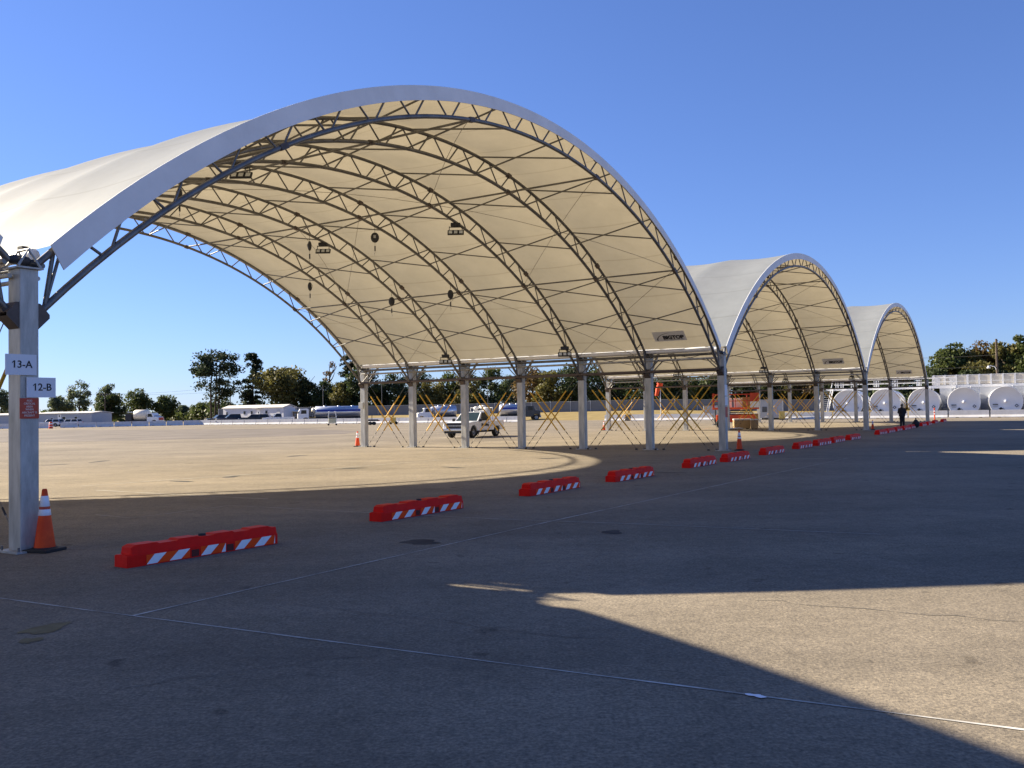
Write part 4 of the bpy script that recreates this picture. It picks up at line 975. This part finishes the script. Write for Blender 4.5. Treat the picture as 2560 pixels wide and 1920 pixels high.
# ------------------------------------------------------------------ fence
ft = [(-62, 190), (-30, 180), (0, 170), (25, 160), (47, 152), (66, 145), (82, 139)]
fz = [.9, .96, 1.0, 1.16, .6, .5, .5]
fn = thing('slatted_fence', 'long grey slatted chain-link fence on the grass bank before the trees', 'fence')
pn = MB(); k = 0
for (a, b), (c, d), za, zb in zip(ft[:-1], ft[1:], fz[:-1], fz[1:]):
    a_, b_ = Vector((a, b, za)), Vector((c, d, zb)); n_ = int((b_ - a_).length / 3.4); dr_ = (b_ - a_).normalized(); nn = Vector((-dr_.y, dr_.x, 0)) * .02
    for i in range(n_):
        p, q = a_.lerp(b_, i / n_), a_.lerp(b_, (i + 1) / n_)
        pn.add([p - nn, q - nn, q - nn + Vector((0, 0, 1.85)), p - nn + Vector((0, 0, 1.85)), p + nn, q + nn, q + nn + Vector((0, 0, 1.85)), p + nn + Vector((0, 0, 1.85))], [(0, 1, 2, 3), (7, 6, 5, 4), (0, 4, 5, 1), (3, 2, 6, 7)])
        MB().tube([p + nn * -3 + Vector((0, 0, -.15)), p + nn * -3 + Vector((0, 0, 1.98))], .06, 6).build('post', M_FPOST, fn)
pn.build('slat_screen', M_FENCE, fn)
rl_ = MB().tube([Vector((x, y, z + 1.9)) - Vector((0, .06, 0)) for (x, y), z in zip(ft, fz)], .03, 6).build('top_rail', M_FPOST, fn)

# ------------------------------------------------------------------ buildings at left
def trailer(name, label, px0, px1, d0, d1, ztop, zeave, wall, roof, depth, wins, door=None, gable=True):
    a, b = far(px0, d0), far(px1, d1); a.z = b.z = 0; L_ = (b - a).length; ang = math.atan2(b.y - a.y, b.x - a.x)
    root = thing(name, label, 'building', a, ang)
    MB().box((L_ / 2, depth / 2, zeave / 2 + .1), (L_, depth, zeave - .2)).build('wall', wall, root)
    rf = MB(); rf.prism([(-.25, zeave - .02), (depth / 2, ztop), (depth + .25, zeave - .02), (depth + .25, zeave + .08), (depth / 2, ztop + .1), (-.25, zeave + .08)], -.2, L_ + .2, axis='x'); rf.build('roof', roof, root)
    gb = MB()
    for x in (0.02, L_ - .02): gb.add([(x, 0, zeave - .1), (x, depth, zeave - .1), (x, depth / 2, ztop - .02)], [(0, 1, 2)])
    gb.build('gable', wall, root, fix=False)
    for wx, wz, ww, wh in wins:
        f = MB().box((wx * L_, -.02, wz), (ww + .16, .05, wh + .16)).build('window', M_WHITEST, root)
        MB().box((wx * L_, -.05, wz), (ww, .03, wh)).build('pane', M_GLASS, f)
    if door:
        dx, dw, dh = door
        dr_ = MB().box((dx * L_, -.03, dh / 2 + .5), (dw, .06, dh)).build('door', M_ROLL, root)
        MB().box((dx * L_, -.07, 1.9), (.28, .03, .28)).build('pane', M_GLASS, dr_)
        MB().box((dx * L_, -.6, .25), (1.4, 1.2, .5)).build('step', M_CAB, root)
        MB().box((dx * L_, -.5, 2.75), (1.7, 1.0, .08)).build('awning', M_ROOFM, root)
    MB().box((L_ / 2, depth / 2, .1), (L_ - .1, depth - .1, .2)).build('skirting', M_CAB, root)
    return root, L_
tr_, L_ = trailer('trailer_office', 'white trailer office with pale roof and dark windows behind the parked cars', 557, 708, 182, 172, 3.35, 2.85, M_BUILD, M_ROOFM, 3.0,
                  [(.07, 1.85, .5, .55), (.37, 1.95, .6, .6), (.49, 1.95, .55, .6), (.73, 2.0, .6, .6)], (.60, .9, 2.0))
MB().box((L_ * .92, -.03, 2.0), (.9, .05, .9)).build('window', M_DOOR, tr_)
trailer('long_low_building', 'long low grey building with small windows behind the drum at left', 92, 228, 168, 164, 2.6, 2.35, M_BGREY, M_ROOFM, 5, [(.28, 1.3, .5, .5), (.5, 1.5, .7, .5), (.72, 1.5, .6, .5)], (.42, .8, 1.7))
trailer('long_low_building', 'low grey building half hidden behind the 13-A column', -120, 88, 172, 168, 2.5, 2.2, M_BGREY, M_ROOFM, 5, [(.3, 1.4, .6, .5), (.78, 1.4, .6, .5)])
trailer('timber_shed', 'small tan shed between the trailer office and the long tanker', 731, 744, 174, 173, 2.2, 2.0, M_WOOD if False else mat('tan_boards', (.26, .2, .13), .85, var=.15), M_ROOFM, 2, [(.5, 1.3, .3, .3)])

# ------------------------------------------------------------------ poles and wires
def pole(label, px, pyt, d, arms=1, r_=.14, lamp=False, M=M_WOOD):
    p = far(px, d); zt2 = far_z(px, pyt, d); root = thing('utility_pole' if arms else 'light_pole', label, 'pole', (p.x, p.y, 0))
    MB().tube([(0, 0, 0), (0, 0, zt2)], [r_, r_ * .75], 8).build('pole', M, root)
    for k in range(arms):
        ca = MB().box((0, -.1, zt2 - .3 - .9 * k), (2.6, .12, .14)).build('crossarm', M, root)
        for x in (-1.1, -.5, .5, 1.1): MB().lathe([(.05, 0), (.05, .18), (0, .2)], 8, (x, -.1, zt2 - .22 - .9 * k)).build('insulator', M_CAB, ca)
    if lamp:
        zl = far_z(px - 14, 916, d)
        lm_ = MB().tube([(0, 0, zl - .6), (-.25, 0, zl - .05), (-.75, 0, zl + .1), (-1.0, 0, zl)], .05, 6).build('lamp_arm', M_WHITEST, root)
        MB().lathe([(.06, .15), (.22, -.12), (.2, -.16), (0, -.16)], 14, (-1.02, 0, zl - .05)).build('lamp_shade', M_WHITEST, lm_)
    return p, zt2
pA, zA = pole('timber utility pole with crossarm before the dark left tree', 262, 984, 205)
pB, zB = pole('timber utility pole with crossarm between the pine and dark conifer', 575, 977, 214)
pole('slim grey light pole rising behind the long tanker', 807, 962, 185, 0, .08, M=M_TUBE)
pole('dark bare pole with curved white lamp arm behind the right hand tanks', 2494, 847, 108, 0, .17, True)
pole('slim pale pole seen between two rear second-row columns', 954, 958, 150, 0, .05, M=M_TUBE)
pole('slim pale pole seen above the near pickup', 1219, 915, 150, 0, .05, M=M_TUBE)
def wire(label, a, b, sag):
    pts = [a.lerp(b, t / 12) - Vector((0, 0, sag * 4 * (t / 12) * (1 - t / 12))) for t in range(13)]
    o = MB().tube(pts, .017, 5).build('power_line', M_RUBBER); tag(o, label, 'wire', 'overhead power lines')
wp = lambda p, z, dx=0, dz=0: Vector((p.x + dx, p.y, z + dz))
wire('upper power line from the left pole toward the pine', wp(pA, zA, -1, 0), wp(pB, zB, -1, 1.2), .6)
wire('second power line from the left pole toward the pine', wp(pA, zA, 1, 0), wp(pB, zB, 1, .2), .6)
wire('lower power line from the left pole toward the pine', wp(pA, zA, 0, -4.3), wp(pB, zB, 0, -3.2), .7)
wire('power line running off beyond the 13-A column', wp(pA, zA, 0, 0), Vector((-140, 190, zA - .4)), .6)
wire('power line crossing from the pine to the tall oak', wp(pB, zB, 0, 0), Vector((-40, 230, zB + .8)), .5)
wire('upper wire crossing the right hand trees to the lamp pole', Vector((45, 128, 8.6)), Vector((far(2494, 108).x, 108, 7.3)), .4)
wire('lower wire crossing the right hand trees to the lamp pole', Vector((45, 128, 7.0)), Vector((far(2494, 108).x, 108, 6.0)), .4)

# ------------------------------------------------------------------ trees
def leaf_mesh(name, centers, normals_rand, sizes, M, rg):
    n = len(centers)
    a = rg.normal(size=(n, 3)); a /= np.linalg.norm(a, axis=1)[:, None]
    b = rg.normal(size=(n, 3)); b -= (a * b).sum(1)[:, None] * a; b /= np.linalg.norm(b, axis=1)[:, None]
    s = sizes[:, None]; asp = rg.uniform(.5, .9, size=(n, 1))
    v = np.stack([centers - a * s, centers + b * s * asp, centers + a * s, centers - b * s * asp], 1).reshape(-1, 3)
    me = bpy.data.meshes.new(name); me.vertices.add(4 * n); me.vertices.foreach_set('co', v.astype(np.float32).ravel())
    me.loops.add(4 * n); me.loops.foreach_set('vertex_index', np.arange(4 * n, dtype=np.int32))
    me.polygons.add(n); me.polygons.foreach_set('loop_start', np.arange(0, 4 * n, 4, dtype=np.int32))
    me.update(calc_edges=True); me.materials.append(M)
    return me
def tree(label, px, pyt, wpx, d, kind, seed, leafM, zb=None, n=None, low=.12, group=None):
    rg = np.random.default_rng(seed); p = far(px, d); ztop = far_z(px, pyt, d); zb = (0.0 if zb is None else zb)
    H = ztop - zb; Wd = wpx * d / FPX
    root = thing({'pine': 'pine_tree', 'conifer': 'conifer_tree'}.get(kind, 'broadleaf_tree'), label, 'tree', (p.x, p.y, zb), 0, group)
    tk = MB(); tips = []
    if kind == 'broad' or kind == 'sparse':
        th = H * .42
        tk.tube([(0, 0, -.2), (.05 * Wd * rg.uniform(-1, 1), 0, th * .5), (0, 0, th), (rg.uniform(-.05, .05) * Wd, 0, H * .8)], [H * .026, H * .022, H * .017, H * .004], 8)
        for k in range(9):
            t = rg.uniform(.28, .7); an = rg.uniform(0, 6.28); q = Vector((0, 0, H * t)); e = q + Vector((math.cos(an) * Wd * .36, math.sin(an) * Wd * .36, H * rg.uniform(.08, .25)))
            tk.tube([q, q.lerp(e, .5) + Vector((0, 0, -.02 * H)), e], [H * .010, H * .007, H * .003], 6)
        nb = 26 if kind == 'broad' else 20
        cz, hz = H * (low + 1) / 2, H * (1 - low) / 2
        cs, rs = [], []
        while len(cs) < nb:
            q = rg.uniform(-1, 1, 3); r_ = np.linalg.norm(q)
            if r_ > 1 or r_ < .3: continue
            taper = 1 - .22 * max(0, q[2])
            cs.append([q[0] * Wd * .40 * taper, q[1] * Wd * .40 * taper, cz + q[2] * hz * .80]); rs.append(rg.uniform(.13, .24) * Wd * (.8 if kind == 'sparse' else 1))
        cs, rs = np.array(cs), np.array(rs)
        n = n or (5200 if kind == 'broad' else 2600)
        idx = rg.integers(0, nb, n); dirs = rg.normal(size=(n, 3)); dirs /= np.linalg.norm(dirs, axis=1)[:, None]
        rad = rs[idx] * rg.uniform(.45, 1.08, n); pts = cs[idx] + dirs * rad[:, None] * np.array([1, 1, .8])
        pts[:, 2] = np.clip(pts[:, 2], H * low * .6, H)
        sz = rg.uniform(.5, 1.3, n) * (.016 * Wd + .13)
    elif kind == 'pine':
        ln = rg.uniform(-.04, .04) * H
        for off in (0, .06, -.09):
            tk.tube([(off * Wd, 0, -.2), (off * Wd * 1.3 + ln * .5, 0, H * .5), (off * Wd + ln, 0, H * .86)], [H * .016, H * .012, H * .004], 8)
        cl = []
        for k in range(64):
            t = rg.uniform(.26, .97); t = max(t, rg.uniform(.26, .97)); an = rg.uniform(0, 6.28)
            env = .49 * Wd * (1 - abs((t - .66) / .5) ** 1.7 * .6); r_ = env * rg.uniform(.35, 1)
            cx, cy = ln * t + r_ * math.cos(an), r_ * math.sin(an)
            tk.tube([(ln * t, 0, H * t - .02 * H), (cx, cy, H * t)], [H * .005, H * .002], 5)
            cl.append((cx, cy, H * t, Wd * rg.uniform(.10, .2)))
        cl += [(ln - .1 * Wd, 0, H * .97, Wd * .2), (ln + .15 * Wd, 0, H * .95, Wd * .2)]
        cl = np.array(cl); n = n or 7000; idx = rg.integers(0, len(cl), n)
        dirs = rg.normal(size=(n, 3)); dirs /= np.linalg.norm(dirs, axis=1)[:, None]
        pts = cl[idx, :3] + dirs * (cl[idx, 3] * rg.uniform(.2, 1.15, n))[:, None] * np.array([1, 1, .62]); sz = rg.uniform(.5, 1.25, n) * .27
    else:
        tk.tube([(0, 0, -.2), (0, 0, H * .95)], [H * .02, H * .003], 8); cl = []
        for k in range(80):
            t = rg.uniform(.08, .97); an = rg.uniform(0, 6.28); env = .60 * Wd * (1 - t * .92) ** .55 * rg.uniform(.55, 1.15)
            for f in (.35, .65, 1.0):
                cl.append((env * f * math.cos(an), env * f * math.sin(an), H * (t + .03 * f * (1.4 - f)) - .25 * env * f * f * .5, Wd * .075))
            tk.tube([(0, 0, H * t), (env * math.cos(an), env * math.sin(an), H * t - .05 * env)], [H * .004, H * .0015], 5)
        cl = np.array(cl); n = n or 9000; idx = rg.integers(0, len(cl), n)
        dirs = rg.normal(size=(n, 3)); dirs /= np.linalg.norm(dirs, axis=1)[:, None]
        pts = cl[idx, :3] + dirs * (cl[idx, 3] * rg.uniform(.2, 1.35, n))[:, None] * np.array([1, 1, .7]); sz = rg.uniform(.5, 1.2, n) * .24
    tk.build('trunk', M_BARK, root)
    me = leaf_mesh('crown', pts, None, sz, LEAF[leafM], rg); o = bpy.data.objects.new('crown', me); C.objects.link(o); adopt(o, root)
    return root
k_ = K
TG = 'trees at the far left skyline'
TREES = [
 # label, x, top, width (displayed px of the photo), distance, kind, leaves, base
 ('pale tree at the very edge of the photo behind the near column', 2, 838, 46, 225, 'broad', 'pale', TG),
 ('pale tree just behind the 12-B sign', 130, 846, 56, 225, 'broad', 'pale', TG),
 ('tall thin pale tree right of the 12-B sign', 172, 819, 62, 235, 'sparse', 'pale', TG),
 ('tall pale tree behind the first utility pole', 228, 821, 62, 240, 'sparse', 'pale', TG),
 ('round dark tree behind the first utility pole', 240, 850, 66, 215, 'broad', 'dark', TG),
 ('green tree left of the cream tank truck', 298, 840, 66, 225, 'broad', 'green', TG),
 ('green tree right of the cream tank truck', 356, 852, 56, 225, 'broad', 'green', TG),
 ('low pale tree between the truck and the pine', 395, 876, 40, 240, 'broad', 'pale', TG),
 ('low dark tree under the tall pine', 440, 868, 60, 235, 'broad', 'green', TG),
 ('low dark bushy tree at the foot of the pine', 490, 870, 50, 228, 'broad', 'dark', TG),
]
for k, (lab, x, y, wd, d, kind, lm, gp) in enumerate(TREES): tree(lab, x * K, y * K, wd * K, d, kind, 100 + k, lm, group=gp)
tree('tall lone pine with flat layered crown', 464 * K, 760 * K, 98 * K, 205, 'pine', 31, 'pine')
tree('dark ragged conifer right of the pine', 546 * K, 762 * K, 66 * K, 208, 'conifer', 32, 'pine')
tree('big rounded olive oak behind the trailer office', 612 * K, 771 * K, 126 * K, 200, 'broad', 33, 'olive', n=6500, low=.06)
tree('dark green tree at the right flank of the oak', 655 * K, 800 * K, 70 * K, 204, 'broad', 34, 'dark')
tree('thin half-bare tree standing above the dark wood', 712 * K, 762 * K, 46 * K, 205, 'sparse', 35, 'brown', n=700)
tree('dark green tree under the thin half-bare tree', 700 * K, 815 * K, 66 * K, 198, 'broad', 36, 'dark')
tree('tall dark conifer at the rear corner of the largest canopy', 757 * K, 752 * K, 62 * K, 196, 'conifer', 37, 'pine')
tree('olive tree in front of the tall dark conifer', 735 * K, 822 * K, 56 * K, 192, 'broad', 38, 'olive')
WG = 'trees behind the slatted fence'
WOOD = [(785, 775, 80, 192, 'dark'), (832, 792, 70, 196, 'dark'), (870, 806, 60, 190, 'dark'), (905, 790, 60, 200, 'dark'), (935, 815, 62, 190, 'olive'), (972, 800, 66, 198, 'green'), (1015, 790, 74, 192, 'olive'), (1060, 788, 70, 196, 'green'),
        (1105, 800, 60, 200, 'pale'), (1150, 782, 80, 186, 'brown'), (1190, 792, 80, 182, 'olive'), (1235, 780, 76, 180, 'dark'), (1290, 785, 80, 178, 'green'), (1345, 790, 80, 176, 'dark'), (1400, 800, 80, 172, 'dark'), (1450, 796, 80, 170, 'dark'), (1500, 800, 80, 168, 'green'),
        (1550, 796, 80, 168, 'dark'), (1605, 800, 80, 166, 'dark'), (1655, 798, 80, 165, 'green'), (1700, 806, 70, 163, 'olive'), (1745, 800, 76, 162, 'brown'), (1790, 800, 80, 160, 'dark'), (1840, 796, 80, 158, 'dark'), (1890, 800, 80, 156, 'dark'), (1940, 790, 80, 154, 'dark')]
wl = ['dark tree behind the striped tanker at the canopy corner', 'dark tree just right of the rearmost second-row column', 'dark tree between the two rearmost second-row columns', 'dark open tree beside the sixth second-row column', 'olive tree low between sixth and fifth second-row columns', 'green tree left of the fifth second-row column',
      'yellowish olive tree above the near pickup', 'light green tree behind the tanker hoses', 'pale grey green tree left of the third-from-front second-row column', 'turning brownish tree behind the fence middle', 'olive tree at the fence middle', 'dark tree left of the third second-row column', 'green tree behind the third second-row column', 'dark tree behind the rearmost third-row column',
      'dark tree left of the windsock', 'dark tree behind the windsock', 'green tree right of the windsock', 'dark tree left of the second-row front column', 'dark tree behind the orange lift', 'green tree above the lift platform', 'olive tree above the generator cabinet', 'brownish tree right of the generator cabinet', 'dark tree left of the white stairs', 'dark tree above the white stairs', 'dark tree behind the catwalk rails', 'dark tree behind the catwalk end']
for k, ((x, y, wd, d, lm), lab) in enumerate(zip(WOOD, wl)): tree(lab, x * K, y * K, wd * 1.12 * K, d, 'broad', 200 + k, lm, zb=.8, low=.02, group=WG, n=3600)
RG = 'trees behind the right hand tanks'
for k, (lab, x, y, wd, d, lm) in enumerate([('green tree edging the farthest canopy', 2012, 775, 54, 138, 'green'), ('broad dark green tree right of the farthest canopy', 2050, 727, 92, 140, 'green'), ('orange-brown topped open tree between green trees', 2118, 724, 74, 142, 'brown'),
      ('low brown and olive tree under the orange-brown top', 2110, 768, 92, 136, 'olive'), ('tall green tree beside the dark lamp pole', 2172, 716, 66, 138, 'olive'), ('tall green tree at the photo edge above the tanks', 2214, 706, 66, 136, 'green'), ('green tree filling the gap left of the orange-brown top', 2086, 742, 84, 141, 'olive'), ('green tree between the orange-brown top and the lamp pole', 2146, 736, 76, 143, 'green'), ('olive tree between the lamp pole and the photo edge', 2196, 728, 70, 143, 'olive'), ('dark low tree behind the panelled wall', 2030, 790, 70, 134, 'dark'), ('dark low tree right under the lamp arm', 2160, 795, 80, 134, 'dark'), ('tree mostly out of view past the photo edge', 2260, 712, 90, 136, 'green'), ('dark low tree filling under the brown tree', 2090, 800, 80, 134, 'dark'), ('dark low tree at the photo edge', 2215, 800, 70, 133, 'dark')]):
    tree(lab, x * K, y * K, wd * 1.12 * K, d, 'broad', 300 + k, lm, zb=.6, low=.03, group=RG, n=5600)
rg = np.random.default_rng(5)
def brush(name, a, b, zh, depth, n, M):
    t = rg.uniform(0, 1, n)[:, None]; pts = np.array(a)[None] * (1 - t) + np.array(b)[None] * t
    pts = pts + np.stack([rg.uniform(-1, 1, n), rg.uniform(-depth, depth, n), rg.uniform(0, 1, n) ** 1.3 * zh * (0.75 + .25 * np.sin(t[:, 0] * 60))], 1)
    me = leaf_mesh(name, pts, None, rg.uniform(.25, .6, n), M, rg); o = bpy.data.objects.new(name, me); C.objects.link(o); return tag(o, kind='stuff')
brush('undergrowth', (-75, 226, .8), (10, 188, .8), 5.0, 5, 9000, LEAF['dark'])
brush('undergrowth', (10, 186, .8), (95, 142, .8), 5.0, 5, 11000, LEAF['dark'])
brush('undergrowth', (-190, 262, .3), (-75, 232, .3), 3.6, 6, 6000, LEAF['green'])
brush('undergrowth', (60, 150, .6), (130, 120, .6), 4.0, 5, 5000, LEAF['dark'])

# ------------------------------------------------------------------ person and bag
p = at(2256, 1067.5); face = math.atan2(.9, .45)
pr = thing('person', 'standing person in dark jacket and trousers with bowed head beside the red barriers', 'person', p, face)
def figure(name, chains, vox, M, smooth=True):
    b = MB()
    for pts, rad in chains:
        b.tube(pts, rad, 10)
        for q, r_ in zip(pts, rad): b.ball(q, r_, (1, 1, 1), 10)
    o = b.build(name, M, pr, fix=False)
    md = o.modifiers.new('remesh', 'REMESH'); md.mode = 'VOXEL'; md.voxel_size = vox; md.use_smooth_shade = True
    return o
body = [([(0, 0, .84), (.0, 0, 1.05), (.01, 0, 1.28), (.03, 0, 1.36), (.07, 0, 1.44)], [.13, .12, .14, .06, .055]), ([(.09, 0, 1.50), (.10, 0, 1.56)], [.082, .085]), ([(.17, 0, 1.52), (.185, 0, 1.50)], [.02, .015])]
for s in (-1, 1):
    body += [([(0, s * .08, .84), (.02, s * .09, .45), (-.02, s * .09, .08), (.10, s * .10, .04)], [.09, .06, .042, .035]), ([(.01, s * .17, 1.28), (.0, s * .23, 1.02), (.17, s * .12, .95)], [.06, .045, .034])]
    hand = Vector((.19, s * .11, .95)); body.append(([hand, hand + Vector((.06, -s * .02, .01))], [.03, .028]))
    for f, (dy, ln) in enumerate([(-.03, .062), (-.01, .075), (.01, .07), (.03, .055)]):
        a_ = hand + Vector((.06, dy, .01)); body.append(([a_, a_ + Vector((ln * .6, -s * .01, -.01)), a_ + Vector((ln * .8, -s * .02, -.035))], [.010, .009, .008]))
    body.append(([hand + Vector((.02, -s * .03, .01)), hand + Vector((.06, -s * .06, .02))], [.011, .009]))
figure('body', body, .012, M_SKIN)
jk = [([(0, 0, .80), (0, 0, 1.05), (.01, 0, 1.26), (.02, 0, 1.36)], [.165, .155, .17, .09])]
tz = []
for s in (-1, 1):
    jk += [([(.0, s * .10, .82), (0, s * .10, 1.25)], [.12, .13]), ([(.01, s * .18, 1.29), (.0, s * .245, 1.02), (.14, s * .14, .955)], [.08, .066, .05])]
    tz += [([(0, s * .08, .86), (.02, s * .09, .46), (-.02, s * .09, .09)], [.115, .085, .07])]
figure('jacket', jk, .02, M_CLOTH); figure('trousers', tz, .02, M_CLOTH)
figure('hair', [([(.07, 0, 1.53), (.085, 0, 1.585)], [.09, .088]), ([(.03, 0, 1.5), (.05, 0, 1.56)], [.06, .07])], .015, M_HAIR)
figure('shoes', [([(-.03, s * .09, .05), (.12, s * .10, .04)], [.05, .045]) for s in (-1, 1)], .015, M_RUBBER)
p = at(2290, 1069.5); bgo = thing('duffel_bag', 'black bag standing on the ground by the barriers near the person', 'bag', p, TH)
MB().ball((0, 0, .26), .3, (1.25, .8, .88), 14).build('bag_body', M_CLOTH, bgo); MB().box((.05, 0, .48), (.5, .18, .16)).build('flap', M_CLOTH, bgo, bevel=.06)
MB().tube([(-.2, 0, .48), (-.1, 0, .66), (.12, 0, .66), (.22, 0, .48)], .02, 6).build('handle', M_RUBBER, bgo)
